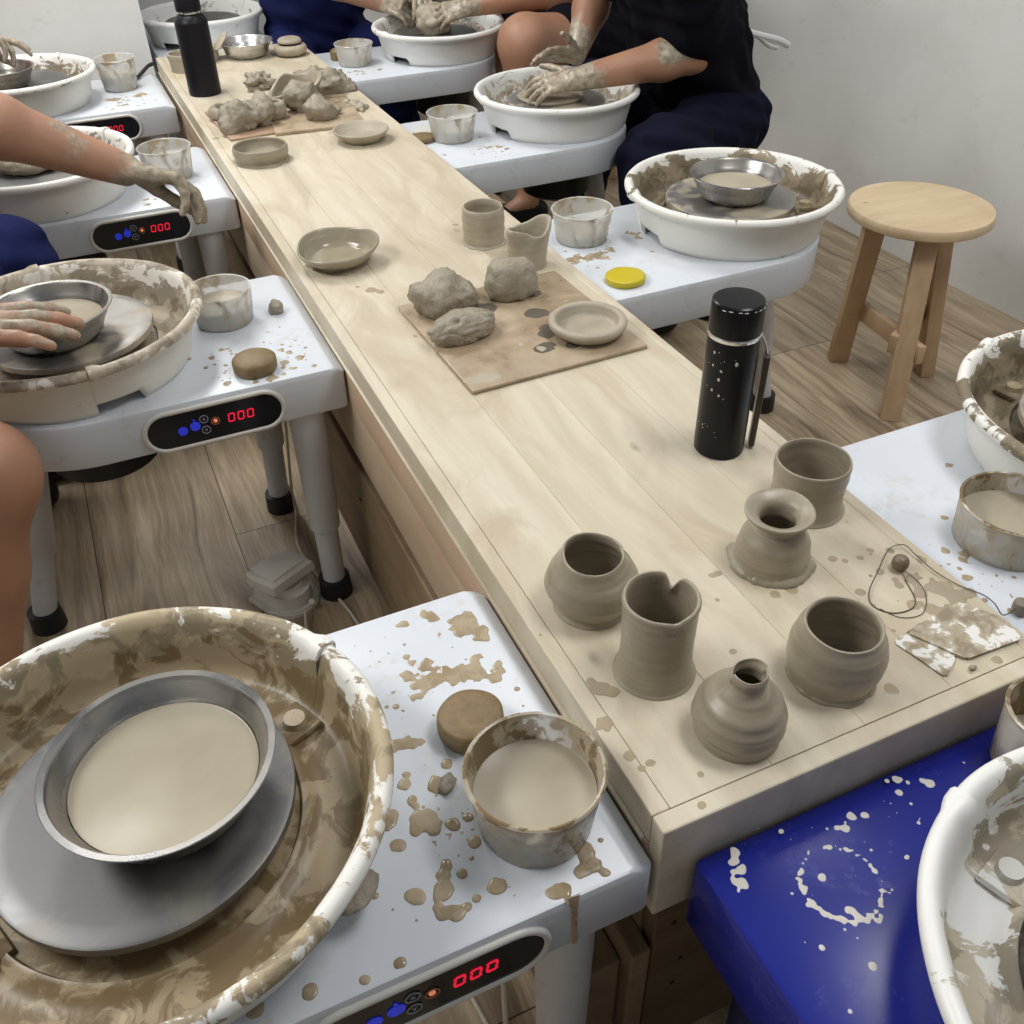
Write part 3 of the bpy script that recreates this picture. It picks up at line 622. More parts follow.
BB += [(0.139, -0.113, .0035), (.141, -.118, .0045), (0.143, -.124, .005), (.148, -.129, .0042), (.155, -.132, .0035), (.162, -.130, .003), (.170, -.124, .0022), (.134, -.127, .003), (.128, -.130, .0035), (.123, -.127, .0025), (.117, -.107, .0022)]
rr = random.Random(11)
for k in range(190):
    a = rr.random()*2*pi; wgt = .45+.55*max(0, cos(a-radians(215)))
    if rr.random() < wgt+.1: BB.append((.150+.0385*cos(a)+rr.gauss(0, .0013), -.088+.0385*sin(a)+rr.gauss(0, .0013), .0003+.0013*rr.random()*wgt))
splat(bl, BB+sprinkle(40, .2, -.07, .07, .05, .0005, .0015, rr), hmax=.0007, step=.0012, wob=.7, seed=2, zt=.543, mat=WHITECLAY)

# ------------------------------------------------------------------ steel bowls, cups
def bowl(loc, label, slip=.036, mat=STEELD, s=1, name='steel_bowl', cat='bowl', group=None):
    b = empty(name, loc)
    tag(b, label, cat, group)
    P = [(0, 0), (.060, 0), (.070, .003), (.082, .014), (.0885, .030), (.0910, .036), (.0950, .0400), (.0985, .0500), (.1010, .0548), (.1060, .0560), (.1068, .0570), (.1060, .0580), (.1000, .0572), (.0968, .0530), (.0935, .0415), (.0895, .0375), (.0868, .0305), (.080, .0150), (.069, .0045), (.060, .0018), (0, .0018)]
    lathe_obj('bowl_shell', [(r*s, z*s) for r, z in P], mat, b, 96, ang=35)
    if slip: rs_ = np.interp(slip, [.0045, .015, .0305, .0375, .0415], [.069, .080, .0868, .0895, .0935])-.0004; lathe_obj('slip', [(0, slip*s), ((rs_-.0015)*s, slip*s), (rs_*s, (slip+.0008)*s), ((rs_-.006)*s, (slip-.008)*s), (0, (slip-.008)*s)], SLIP, b, 64)
    return b
HZ = DK+.0722
bowl((-.414, .222, HZ), 'large steel bowl of clay slip on the near left wheel', .031)
bowl((-.452, 1.262, HZ), 'steel bowl half full of slip with a hand resting on it', .030)
bowl((.965, 1.285, HZ), 'small steel bowl of slip on the wheel beside the wooden stool', .028, STEELD, .96)
bowl((-.49, 3.08, HZ), 'steel bowl on the furthest left wheel, under a clay-covered hand', .02, STEELD)
bowl((.295, 3.235, BT), 'shiny empty steel bowl on the far end of the bench', 0, STEEL, .88)
def cup(loc, label, level=.035, mat=CUP, rt=.068, rb=.057, h=.074, group=None):
    c = tag(empty('plastic_cup', loc), label, 'cup', group)
    P = [(0, 0), (rb*.96, 0), (rb, .002), (rb+(rt-rb)*.82, h*.80), (rb+(rt-rb)*.86, h*.84), (rt*.975, h*.87), (rt*.985, h*.96), (rt, h*.972), (rt+.0018, h*.99), (rt, h+.001), (rt-.0025, h), (rt*.96, h*.87), (rb+(rt-rb)*.82-.002, h*.80), (rb-.002, .004), (0, .003)]
    bm = bmesh.new(); ls = bm.verts.layers.float.new('stain'); rings = bm_lathe(bm, P, 64)
    for i, ring in enumerate(rings):
        for v in ring: v[ls] = {True: .55, False: .1}[i > 8]+(.25 if abs(P[i][1]-h) < .004 else 0)
    from_bm('cup_shell', bm, mat, c, ang=50)
    if level:
        rl = rb+(rt-rb)*level/h-.0022
        lathe_obj('slip', [(0, level), (rl-.002, level), (rl, level+.0012), (rb-.0025, .0045), (0, .0045)], SLIP, c, 48)
    return c
cup((-.090, .095, DK), 'clear plastic cup of slip standing nearest, on the near left wheel', .046, CUPC, .0685, .058, .082)
cup((-.160, 1.345, DK), 'clear plastic cup of slip beside the bowl with the hand on it', .036, CUP, .0605, .054, .068)
cup((-.130, 2.235, DK), 'clear plastic cup behind the outstretched clay-covered hand', .03, CUP, .067, .058, .078)
cup((-.145, 3.20, DK), 'tall clear plastic cup on the furthest left wheel', .045, CUP, .064, .054, .096)
cup((.648, 3.13, DK), 'clear plastic cup on the furthest right wheel', .028, CUP, .067, .056, .07)
cup((.648, 2.185, DK), 'clear plastic cup on the wheel of the person in black', .028, CUP, .0705, .058, .073)
cup((.640, 1.386, DK), 'clear plastic cup behind the yellow lid', .020, CUP, .0675, .057, .07)
cup((.672, .215, DK), 'clay-coated plastic cup by the right edge, behind the wire cutter', .034, CUPC, .070, .066, .064)
cup((.425, -.062, .543), 'plastic cup at the right edge on the blue wheel', .03, CUPC, .046, .040, .085)

def disc_obj(name, c, r, h, mat, label, cat, group=None, rot=0, dome=.003, squash=1):
    o = lathe_obj(name, [(0, h+dome), (r*.6, h+dome*.8), (r*.9, h+dome*.2), (r*.985, h*.9), (r, h*.6), (r*.985, h*.15), (r*.93, 0), (0, 0)], mat, None, 48, fn=lambda th, rr_, z: (rr_*(1+.02*sin(2*th+1)+.012*sin(5*th)), z, 0, 0), loc=c, ang=60)
    o.scale = (1, squash, 1); return tag(o, label, cat, group)
disc_obj('sponge', (-.106, .226, DK+.0005), .037, .028, SPONGE, 'round brown sponge behind the nearest plastic cup', 'sponge', None)
disc_obj('sponge', (-.148, 1.128, DK+.0005), .0385, .024, SPONGE, 'round brown sponge above the lit control panel beside the bare knee', 'sponge', None, dome=.005)
disc_obj('sponge', (.562, 2.205, DK+.0005), .036, .014, SPONGE, 'flat brown sponge at the bench edge beside a half-full cup on the right', 'sponge', None, dome=.002)
disc_obj('sponge', (.612, 3.225, DK+.0005), .026, .03, SPONGE, 'small brown sponge left of the furthest right cup', 'sponge', None, dome=.008)
disc_obj('yellow_lid', (.618, 1.152, DK+.0005), .0415, .014, YEL, 'round yellow plastic lid on the white wheel deck', 'lid', dome=.0)
disc_obj('white_lid', (.60, 2.285, DK+.0003), .038, .006, simple('cloudy_white_plastic', (.62, .62, .58), .3), 'flat cloudy white lid lying behind the brown sponge', 'lid', dome=.0)
def lump(name, c, size, mat, label=None, cat='clay', seed=0, hole=None, rough=.22, f=2.2, sub=4, rz=0, parent=None, group=None, fine=.05):
    bm = bmesh.new(); bmesh.ops.create_icosphere(bm, subdivisions=sub, radius=1)
    for v in bm.verts:
        p = v.co.copy(); n = noise.noise(p*f*.6+Vector((seed*3.1, 0, 0)))*rough*1.4+abs(noise.noise(p*f*1.7+Vector((0, seed*1.7, 0))))*rough*.9+noise.noise(p*f*5+Vector((0, 0, seed)))*fine
        if hole: n -= .38*math.exp(-(((p.normalized()-Vector(hole).normalized()).length)/.13)**2)
        v.co = p*(1+n)
    R_ = Matrix.Rotation(rz, 3, 'Z')
    for v in bm.verts:
        q = Vector((v.co.x*size[0], v.co.y*size[1], v.co.z*size[2])); q.z = max(q.z, -size[2]*.62); v.co = R_ @ q+Vector((0, 0, size[2]*.62))
    o = from_bm(name, bm, mat, parent, ang=180, loc=c)
    if label: tag(o, label, cat, group)
    return o
lump('clay_lump', (-.062, 1.333, DK), (.013, .013, .016), CLAY, 'tiny grey clay pebble behind the cup of slip by the resting hand', seed=5, sub=3)
lump('clay_scrap', (-.157, .169, DK), (.0085, .0125, .005), CLAYL, 'finger-shaped clay scrap between the nearest cup and the brown-splashed pan', seed=6, sub=3, rz=-.6)
lump('clay_scrap', (-.285, .075, DK+.029), (.026, .017, .008), CLAYL, 'flat wet clay slab lying in the near left splash pan', seed=12, sub=4, rz=.55, f=1.2)
#PART3
# ------------------------------------------------------------------ wheel at the far end of the bench
we = wheel((.028, 3.40), -pi/2, 'pottery wheel beyond the far end of the bench, its white pan clean outside', PAN_OUT, 120, pc=(-.40, .215), lip=.02, panel=False)
lump('clay_mound', (.95, 3.13, HZ), (.056, .050, .055), CLAYD, 'pale wet clay mound between two hands on the furthest right wheel', seed=21, rough=.3, f=2.6)
disc_obj('clay_slab', (.955, 2.185, HZ), .095, .010, CLAY, 'low wet clay disc being flattened on the wheel of the person in black', 'clay', dome=.004)
lump('clay_heap', (-.455, 2.235, HZ), (.075, .070, .034), CLAYL, 'dark wet clay heap on the left wheel behind the clay-covered forearm', seed=31, rough=.15, f=1.2)

# ------------------------------------------------------------------ pots on the bench
def pot(name, c, prof, label, cat, mat=CLAY, fn=None, group=None, sm=4, n=72, ridges=.0006, rf=330, skirt=None, seed=0):
    def F(th, r, z):
        rr_ = r+(ridges*sin(z*rf+th*.5+seed)+.0009*noise.noise((cos(th)*1.3+seed, sin(th)*1.3, z*22)))*(r > .012); zz = z; dx = dy = 0
        if fn: rr_, zz, dx, dy = fn(th, rr_, zz)
        return rr_, zz, dx, dy
    bm = bmesh.new(); bm_lathe(bm, smoothprof(prof, sm), n, F)
    if skirt:
        R0, w, h = skirt
        P = [(R0-.004, .0), (R0+w*.9, .0), (R0+w, h*.3), (R0+w*.4, h), (R0-.004, h*1.6)]
        def G(th, r, z): k = noise.noise((cos(th)*2.2+seed*3, sin(th)*2.2, 1))+.6*noise.noise((cos(th)*7, sin(th)*7, seed)); return r+max(-.7, k)*w*(r > R0), z*(1+.5*k), 0, 0
        bm_lathe(bm, P, n, G)
    o = from_bm(name, bm, mat, None, ang=75, loc=c); return tag(o, label, cat, group)
g5 = lambda th, a, w: math.exp(-((((th-a+pi) % (2*pi))-pi)/w)**2)
G = 'freshly thrown clay pots'
pot('clay_pot', (.085, .306, BT), [(0, 0), (.0425, 0), (.0445, .004), (.0435, .008), (.049, .018), (.0555, .033), (.0545, .046), (.0480, .060), (.0405, .071), (.0385, .078), (.0365, .080), (.0345, .077), (.036, .070), (.042, .056), (.046, .040), (.042, .020), (.030, .010), (0, .009)],
    'squat round clay pot with a narrowed mouth, nearest the left bench edge', 'pot', fn=lambda th, r, z: (r*(1+(.05*cos(2*th-1.4)+.03*cos(3*th+.6))*max(0, (z-.05)/.03)), z+(.0035*cos(th-2.6) if z > .06 else 0), 0, 0), group=G, skirt=(.042, .0015, .003), seed=1)
def cylf(th, r, z):
    k = max(0, (z-.085)/.027); nt = g5(th, radians(38), .17); fr = g5(th, radians(262), .22)
    return r*(1+.025*cos(2*th-.6)*k)-nt*k*.007-.002*g5(th, radians(50), .5)*k, z-nt*k*.013+.003*fr*(-1)*k+.002*cos(th-2.2)*k, 0, 0
pot('clay_cylinder', (.099, .183, BT), [(0, 0), (.0430, 0), (.0435, .004), (.0418, .012), (.0402, .028), (.0395, .055), (.0398, .082), (.0408, .100), (.0418, .108), (.0400, .112), (.0372, .111), (.0355, .104), (.034, .08), (.0335, .04), (.033, .014), (.02, .009), (0, .009)],
    'tall clay cylinder vase with a torn notch in its rim', 'vase', fn=cylf, group=G, ridges=.0001, skirt=(.0430, .002, .002), seed=2, n=128)
def spir(th, r, z):
    k = max(0, (z-.062)/.026); a = ((th-radians(170)) % (2*pi))/(2*pi)
    return r*(1+.07*cos(2*th-1)*k)+.0015*k*cos(th), z+(.008*(1-a)-.003)*min(1, k), .002*k, -.001*k
pot('clay_bottle', (.133, .074, BT), [(0, 0), (.0415, 0), (.0430, .004), (.0455, .012), (.0475, .024), (.0462, .037), (.0415, .048), (.0345, .057), (.0265, .064), (.0205, .070), (.0190, .077), (.0193, .085), (.0186, .0875), (.0172, .086), (.0165, .078), (.0175, .068), (.026, .058), (.036, .044), (.040, .024), (.034, .011), (0, .010)],
    'small round clay bottle with a twisted narrow neck', 'bottle', fn=spir, group=G, ridges=.0011, rf=420, skirt=(.042, .0015, .003), seed=3, n=96)
pot('clay_pot', (.272, .094, BT), [(0, 0), (.0440, 0), (.0460, .004), (.0475, .010), (.0515, .026), (.0525, .038), (.0505, .052), (.0465, .064), (.0432, .073), (.0418, .0775), (.0392, .0775), (.0380, .072), (.0415, .060), (.0450, .045), (.0455, .028), (.040, .012), (.03, .009), (0, .009)],
    'round wide-mouthed clay pot nearest the front corner, left of the metal scrapers', 'pot', group=G, ridges=.0004, fn=lambda th, r, z: (r*(1+.012*cos(2*th)), z-.002*cos(th+1.2)*(z > .06), 0, 0), skirt=(.046, .003, .004), seed=4)
pot('clay_vase', (.326, .277, BT), [(0, 0), (.0470, 0), (.0480, .004), (.0465, .010), (.0458, .020), (.0440, .034), (.0395, .046), (.0325, .056), (.0288, .0615), (.0300, .067), (.0355, .073), (.0405, .0775), (.0420, .0805), (.0405, .0825), (.0350, .0810), (.0275, .0765), (.0232, .070), (.0215, .062), (.025, .052), (.035, .038), (.038, .020), (.03, .010), (0, .009)],
    'clay vase with a flared rim and pinched neck', 'vase', group=G, ridges=.0005, fn=lambda th, r, z: (r, z+.0015*cos(th-.5)*(z > .06), 0, 0), skirt=(.047, .006, .006), seed=5)
pot('clay_cup', (.437, .352, BT), [(0, 0), (.0490, 0), (.0500, .004), (.0478, .012), (.0465, .024), (.0478, .044), (.0492, .060), (.0495, .070), (.0482, .0755), (.0458, .0755), (.0450, .069), (.0440, .05), (.0425, .024), (.038, .011), (.02, .009), (0, .009)],
    'wide clay cup behind the flared vase, beside the black flask', 'cup', group=G, ridges=.0004, seed=6)
pot('clay_bowl', (.092, 1.405, BT), [(0, 0), (.050, 0), (.054, .004), (.060, .010), (.070, .020), (.0785, .031), (.0815, .037), (.0795, .0405), (.0760, .038), (.070, .026), (.060, .013), (.050, .0095), (0, .009)],
    'shallow glossy clay bowl with an uneven rim, alone in the middle of the bench', 'bowl', fn=lambda th, r, z: (r*(1+.045*cos(3*th+.4)*(z/.04)+.03*cos(2*th-.3)*(z/.04)), z+.006*cos(th-.9)*(z > .02)+.002*cos(3*th)*(z > .02), 0, 0), ridges=.0002, skirt=(.052, .010, .003), seed=7, mat=m_clay('glossy_wet_clay', (.27, .235, .165), (.34, .30, .22), .16))
pot('clay_mug', (.398, 1.37, BT), [(0, 0), (.0430, 0), (.0435, .004), (.0425, .012), (.0438, .034), (.0445, .055), (.0430, .070), (.0412, .0765), (.0390, .0765), (.0375, .070), (.0392, .05), (.038, .02), (.03, .010), (0, .009)],
    'small upright clay mug near the right bench edge', 'mug', ridges=.0006, skirt=(.043, .004, .003), seed=8, mat=CLAYD)
def mugd(th, r, z):
    k = max(0, (z-.02)/.045); return r*(1+k*(.09*cos(2*th-.5)+.16*g5(th, radians(95), .35)+.14*g5(th, radians(5), .3)+.14*g5(th, radians(195), .3)-.16*g5(th, radians(240), .35))), z*(1+.10*cos(2*th-.5)+.10*g5(th, radians(20), .6)), .004*k, 0
pot('clay_mug', (.430, 1.225, BT), [(0, 0), (.037, 0), (.039, .004), (.0395, .015), (.0405, .040), (.0415, .062), (.0405, .073), (.0370, .075), (.0340, .070), (.0335, .05), (.033, .02), (.02, .010), (0, .009)],
    'buckled clay mug with an open collapsed mouth behind the lump', 'mug', fn=mugd, ridges=.0003, seed=9, n=96, mat=CLAYD)
pot('clay_dish', (.372, 2.150, BT), [(0, 0), (.044, 0), (.050, .003), (.062, .012), (.073, .024), (.0755, .028), (.073, .031), (.068, .028), (.058, .018), (.045, .010), (.02, .008), (0, .008)],
    'wide shallow clay dish on the bench in front of the far clay heap', 'dish', ridges=.0002, seed=10, mat=CLAYD)
pot('clay_bowl', (.093, 2.115, BT), [(0, 0), (.060, 0), (.064, .005), (.0690, .016), (.0705, .028), (.0690, .036), (.0665, .0375), (.0640, .034), (.0650, .024), (.060, .012), (.04, .009), (0, .010)],
    'low straight-sided clay bowl on the left of the bench', 'bowl', ridges=.0004, skirt=(.063, .010, .003), seed=11)
brd1 = tag(boxobj('work_board', (-.165, -.172, 0), (.165, .172, .0075), BOARD, bev=.003), 'square clay-stained work board in the middle of the bench', 'board')
brd1.location = (.300, .985, BT); brd1.rotation_euler = (0, 0, radians(1.5))
Z1 = BT+.0075
to(blobs_mesh('wet_mark', [(.345, 1.010, .019), (.355, 1.008, .016), (.330, .930, .016), (.345, .945, .020), (.300, .885, .014), (.312, .888, .016), (.352, .875, .012), (.275, 1.07, .02), (.262, 1.08, .014), (.375, 1.09, .018), (.40, .97, .012), (.39, .99, .01)], Z1, WETDARK, None, .0003, .002, .12, 1), brd1)['kind'] = 'stuff'
to(blobs_mesh('pale_clay_patch', [(.155, .838, .012), (.172, .838, .014), (.190, .840, .010), (.24, .86, .005), (.30, .885, .009), (.325, .880, .006), (.275, .915, .006), (.29, .925, .005), (.395, 1.05, .005), (.42, 1.03, .004)], Z1, CLAYD, None, .0006, .002, .4, 2), brd1)['kind'] = 'stuff'
pot('clay_dish', (.398, .905, Z1), [(0, 0), (.046, 0), (.054, .003), (.0640, .010), (.0690, .018), (.0685, .024), (.0640, .0275), (.0585, .0275), (.0545, .024), (.0515, .016), (.045, .009), (.02, .007), (0, .007)],
    'thick-rimmed round clay dish on the square work board', 'dish', ridges=.0002, seed=12, mat=CLAYD)
GL = 'clay lumps on the square work board'
lump('clay_lump', (.207, 1.108, Z1), (.054, .045, .040), CLAYL, 'rough clay lump on the far left corner of the square board', seed=1, rough=.30, f=1.7, rz=.3, group=GL, fine=.08)
lump('clay_lump', (.200, .988, Z1), (.062, .034, .028), CLAYL, 'long loaf-shaped clay lump with a small hole, nearest on the square board', seed=2, rough=.16, f=1.4, rz=.28, group=GL, fine=.03, hole=(-.45, -.35, .85), sub=5)
lump('clay_lump', (.340, 1.108, Z1), (.046, .042, .043), CLAYL, 'shiny rounded clay lump in front of the buckled mug', seed=3, rough=.18, f=1.3, group=GL, fine=.04)

# far heap of scraps on two boards
b2 = tag(boxobj('work_board', (-.07, -.15, 0), (.07, .15, .006), BOARDR, bev=.002), 'reddish clay-stained board under the left of the far clay heap', 'board'); b2.location = (.112, 2.455, BT); b2.rotation_euler = (0, 0, radians(3))
b3 = tag(boxobj('work_board', (-.125, -.16, 0), (.125, .16, .009), BOARD, bev=.002), 'brown board under the right of the far clay heap', 'board'); b3.location = (.312, 2.435, BT); b3.rotation_euler = (0, 0, radians(-6))
GF = 'discarded clay scraps in the far heap'
Z2 = BT+.006; Z3 = BT+.009
lump('clay_lump', (.098, 2.385, Z2), (.052, .045, .042), CLAYL, 'lumpy clay mass at the front left of the far heap', seed=41, rough=.42, f=1.9, group=GF, fine=.06)
lump('clay_lump', (.150, 2.398, Z2), (.040, .040, .045), CLAYL, 'cracked clay lump between the front left mass and the tiny jar', seed=48, rough=.42, f=1.9, group=GF, fine=.06)
pot('clay_ring', (.105, 2.515, Z2), [(0, 0), (.05, 0), (.062, .008), (.058, .022), (.048, .032), (.040, .030), (.034, .018), (.02, .012), (0, .012)], 'slumped clay ring at the back left of the far heap', 'clay', fn=lambda th, r, z: (r*(1+.2*cos(2*th+.4)), z*(1+.5*noise.noise((cos(th)*2, sin(th)*2, 4))), 0, 0), group=GF, mat=CLAYL, seed=42)
pot('clay_jar', (.205, 2.435, Z2+.003), [(0, 0), (.026, 0), (.032, .010), (.035, .024), (.031, .038), (.024, .044), (.019, .044), (.019, .036), (.024, .02), (.02, .01), (0, .01)], 'tiny open clay jar in the middle of the far heap', 'jar', group=GF, mat=CLAYD, seed=43)
def coll(th, r, z):
    k = z/.045; return r*(1+k*(.30*cos(2*th-.35)+.10*cos(3*th+1))), z*(1+.45*cos(th-.9)+.18*cos(3*th)), .01*k, 0
pot('clay_vase', (.292, 2.58, Z3), [(0, 0), (.050, 0), (.056, .008), (.062, .022), (.066, .036), (.066, .045), (.060, .047), (.055, .042), (.052, .025), (.044, .011), (0, .01)], 'collapsed thick-walled clay vase lying open in the far heap', 'vase', fn=coll, group=GF, seed=44, n=96)
lump('clay_lump', (.300, 2.475, Z3), (.050, .040, .046), CLAYL, 'rough clay lump leaning on the collapsed vase', seed=45, rough=.35, f=2.1, rz=.5, group=GF, fine=.06)
lump('clay_lump', (.318, 2.365, Z3), (.044, .038, .034), CLAYL, 'rounded clay lump at the front of the far heap beside the wide dish', seed=46, rough=.22, f=1.8, group=GF)
lump('clay_lump', (.372, 2.385, Z3), (.014, .013, .012), CLAYL, 'tiny clay ball beside the front lump of the far heap', seed=47, sub=3, group=GF)
lump('clay_lump', (.425, 2.66, BT), (.062, .050, .038), CLAYL, 'crumpled clay lump at the back right of the far heap', seed=49, rough=.5, f=1.9, group=GF, fine=.08)
lump('clay_lump', (.395, 2.74, BT), (.040, .035, .030), CLAYL, 'small torn clay lump furthest back right in the far heap', seed=50, rough=.6, f=2.4, group=GF, fine=.08)
lump('clay_lump', (.238, 2.79, BT), (.033, .030, .026), CLAYL, 'dark torn clay chip standing alone behind the far heap', seed=51, rough=.75, f=3, group=GF, fine=.12)
rr = random.Random(4); crumb = lump('clay_crumb', (.41, 2.45, BT), (.014, .009, .009), CLAYD, 'pale clay crumbs piled between the heap and the wide dish', seed=52, sub=2, rough=.6, group='pale clay crumbs')
for k in range(11):
    c = crumb.copy(); COL.objects.link(c); c.location = (.440+rr.gauss(0, .014), 2.45+rr.gauss(0, .03), BT); c.rotation_euler = (0, 0, rr.random()*6); s = .6+rr.random()*.8; c.scale = (s, s, s)
crumb.location = (.452, 2.42, BT)
# far end pieces
pot('clay_cup', (.073, 3.145, BT), [(0, 0), (.046, 0), (.050, .005), (.053, .03), (.056, .050), (.053, .054), (.048, .050), (.046, .02), (.03, .01), (0, .01)], 'pale clay cup half hidden behind the matt black bottle', 'cup', seed=61, mat=CLAYD)
pot('clay_pot', (.165, 3.245, BT), [(0, 0), (.030, 0), (.034, .01), (.036, .03), (.060, .055), (.064, .060), (.058, .062), (.034, .045), (.026, .02), (0, .01)], 'torn petal-shaped clay pot behind the matt black bottle', 'pot', fn=lambda th, r, z: (r*(1+.2*cos(3*th)*(z > .035)), z*(1+.35*cos(3*th)*(z > .035)), 0, 0), seed=62, mat=CLAYD)
lj = empty('lidded_jar', (.435, 3.175, BT)); tag(lj, 'small lidded clay jar at the far right of the bench', 'jar')
lathe_obj('jar_body', smoothprof([(0, 0), (.034, 0), (.050, .008), (.057, .020), (.053, .032), (.042, .036), (.036, .034), (.04, .02), (0, .01)], 4), CLAYD, lj, 48, ang=80)
lathe_obj('jar_lid', smoothprof([(0, .040), (.034, .040), (.041, .045), (.036, .054), (.020, .058), (0, .058)], 4), CLAYD, lj, 48, ang=80)

# ------------------------------------------------------------------ black flask and bottle
fl = tag(empty('vacuum_flask', (.410, .517, BT)), 'glossy black vacuum flask with clay specks and a side strap', 'flask')
lathe_obj('flask_body', [(0, 0), (.034, 0), (.0360, .0025), (.0363, .02), (.0360, .150), (.0356, .182), (.0352, .186), (0, .186)], m_metal('black_lacquer', (.012, .011, .014), .16, False), fl, 96, ang=30)
fl.children[0].data.materials[0] = BLACKG
lathe_obj('steel_collar', [(0, .186), (.0358, .186), (.0364, .188), (.0364, .1905), (.0355, .192), (0, .192)], CHROME, fl, 64, ang=30)
lathe_obj('flask_lid', [(0, .192), (.0355, .192), (.0358, .194), (.0358, .232), (.0350, .2362), (.0325, .2378), (0, .2385)], BLACKG, fl, 96, ang=30)
bm = bmesh.new(); rr = random.Random(2)
for k in range(22):
    a = radians(rr.gauss(205, 16)); z = rr.choice([.168, .16, .15, .14, .05, .11])+rr.gauss(0, .006); s = .0005+.0024*rr.random()**4
    bmesh.ops.create_icosphere(bm, subdivisions=1, radius=1, matrix=Matrix.Translation((.0362*cos(a), .0362*sin(a), z)) @ Matrix.Rotation(a, 4, 'Z') @ Matrix.Diagonal((.0004, s, s*1.4, 1)))
for k in range(9):
    a = radians(200+k*17+rr.random()*5); bmesh.ops.create_icosphere(bm, subdivisions=1, radius=1, matrix=Matrix.Translation((.0358*cos(a), .0358*sin(a), .2335-.001*rr.random())) @ Matrix.Rotation(a, 4, 'Z') @ Matrix.Diagonal((.0006, .0022+.002*rr.random(), .0007, 1)))
s_ = from_bm('clay_speck', bm, WHITECLAY, fl); s_['kind'] = 'stuff'
bm = bmesh.new(); bm_box(bm, (-.0045, -.012, 0), (.0045, .012, .148), .003, Matrix.Translation((.046, -.016, .003)) @ Matrix.Rotation(radians(1), 4, 'Y') @ Matrix.Rotation(radians(-35), 4, 'Z'))
from_bm('carry_strap', bm, simple('dark_brown_leather', (.045, .028, .018), .35), fl)
bm = bmesh.new(); tube_bm(bm, spline([(.0352, -.004, .188), (.040, -.010, .178), (.046, -.016, .160), (.047, -.017, .146)], 6), .0018, 8); from_bm('strap_ring', bm, CHROME, fl)
bo = tag(empty('drinking_bottle', (.076, 2.823, BT)), 'tall matt black drinking bottle with a spout lid near the far end', 'bottle')
lathe_obj('bottle_body', smoothprof([(0, 0), (.043, 0), (.048, .003), (.0485, .02), (.0485, .10), (.0485, .19), (.0475, .205), (.041, .217), (.033, .224), (.032, .228), (0, .228)], 3), BLACKM, bo, 64, ang=40)
lathe_obj('steel_collar', [(0, .226), (.0345, .226), (.035, .229), (.0345, .232), (0, .232)], CHROME, bo, 48)
lathe_obj('bottle_lid', [(0, .232), (.036, .232), (.037, .236), (.0365, .270), (.034, .276), (0, .277)], BLACKM, bo, 48, ang=35)
bm = bmesh.new(); tube_bm(bm, spline([(.022, .004, .276), (.0, .0, .286), (-.025, -.002, .288), (-.052, -.004, .284), (-.060, -.004, .274)], 6), .009, 12, rs=None)
from_bm('lid_spout', bm, BLACKM, bo)

# ------------------------------------------------------------------ wire cutter and scrapers
wc = tag(empty('wire_clay_cutter', (.46, .19, BT)), 'looped wire clay cutter with wooden toggles at the right bench edge', 'clay cutter')
def lw(pts): return [(x-.46, y-.19, z-BT) for x, y, z in pts]
bm = bmesh.new()
tube_bm(bm, spline(lw([(.460, .190, .606), (.452, .176, .602), (.440, .146, .601), (.424, .134, .601), (.398, .138, .601), (.386, .158, .601), (.398, .178, .603), (.430, .200, .604), (.470, .226, .605), (.492, .224, .606), (.494, .206, .604), (.494, .172, .603), (.503, .140, .602), (.516, .116, .602), (.530, .106, .590), (.545, .099, .570), (.573, .103, .566)]), 6), .0007, 6)
tube_bm(bm, spline(lw([(.460, .190, .604), (.464, .165, .601), (.452, .140, .601), (.428, .122, .601), (.402, .128, .601), (.390, .150, .601)]), 6), .0005, 6)
from_bm('wire', bm, WIRE, wc)
lathe_obj('toggle', smoothprof([(0, 0), (.006, .0005), (.0098, .005), (.0105, .010), (.0092, .016), (.005, .0195), (0, .020)], 3), BEAD, wc, 24, ang=80, loc=(0, .006, .0005))
lathe_obj('toggle', smoothprof([(0, 0), (.007, .001), (.0095, .004), (.0100, .014), (.008, .019), (0, .020)], 3), simple('grey_wooden_toggle', (.20, .17, .13), .5), wc, 24, ang=80, loc=(.120, -.087, DK-BT+.0005))
SCR = NT('scraper_with_clay'); nn = SCR.noise(SCR.coord((1, 1, 1), warp=.05, wscale=30), 32, 5, .6)
SCR.set(Base_Color=SCR.ramp(nn, [(.42, (.27, .22, .15)), (.47, (.36, .30, .21)), (.54, (.45, .40, .31)), (.57, (.75, .74, .70))], 'LINEAR'), Roughness=.35); SCR.bump(nn, .6, .002)
def scraper(name, pts, z, th, label):
    bm = bmesh.new(); A = [bm.verts.new((x, y, z+th)) for x, y in pts]; B = [bm.verts.new((x, y, z)) for x, y in pts]; bm.faces.new(A); bm.faces.new(B[::-1])
    for i in range(len(A)): j = (i+1) % len(A); bm.faces.new((A[i], B[i], B[j], A[j]))
    bmesh.ops.bevel(bm, geom=[e for e in bm.edges if abs(e.verts[0].co.z-e.verts[1].co.z) > th*.5], offset=.003, segments=3, affect='EDGES')
    return tag(from_bm(name, bm, SCR.m, None, smooth=False), label, 'scraper', 'metal scrapers at the bench corner')
scraper('metal_scraper', [(.366, .101), (.381, .034), (.412, .052), (.428, .095), (.418, .112)], BT+.0004, .0016, 'metal scraper partly under another at the near right corner of the bench')
scraper('metal_scraper', [(.388, .105), (.420, .044), (.500, .041), (.505, .075), (.480, .118)], BT+.0023, .0022, 'clay-smeared metal scraper lying on top of another at the bench corner')
lump('clay_crumb', (.418, .033, BT), (.0045, .0035, .003), CLAY, 'tiny dark clay crumb in front of the metal scrapers', seed=9, sub=2)

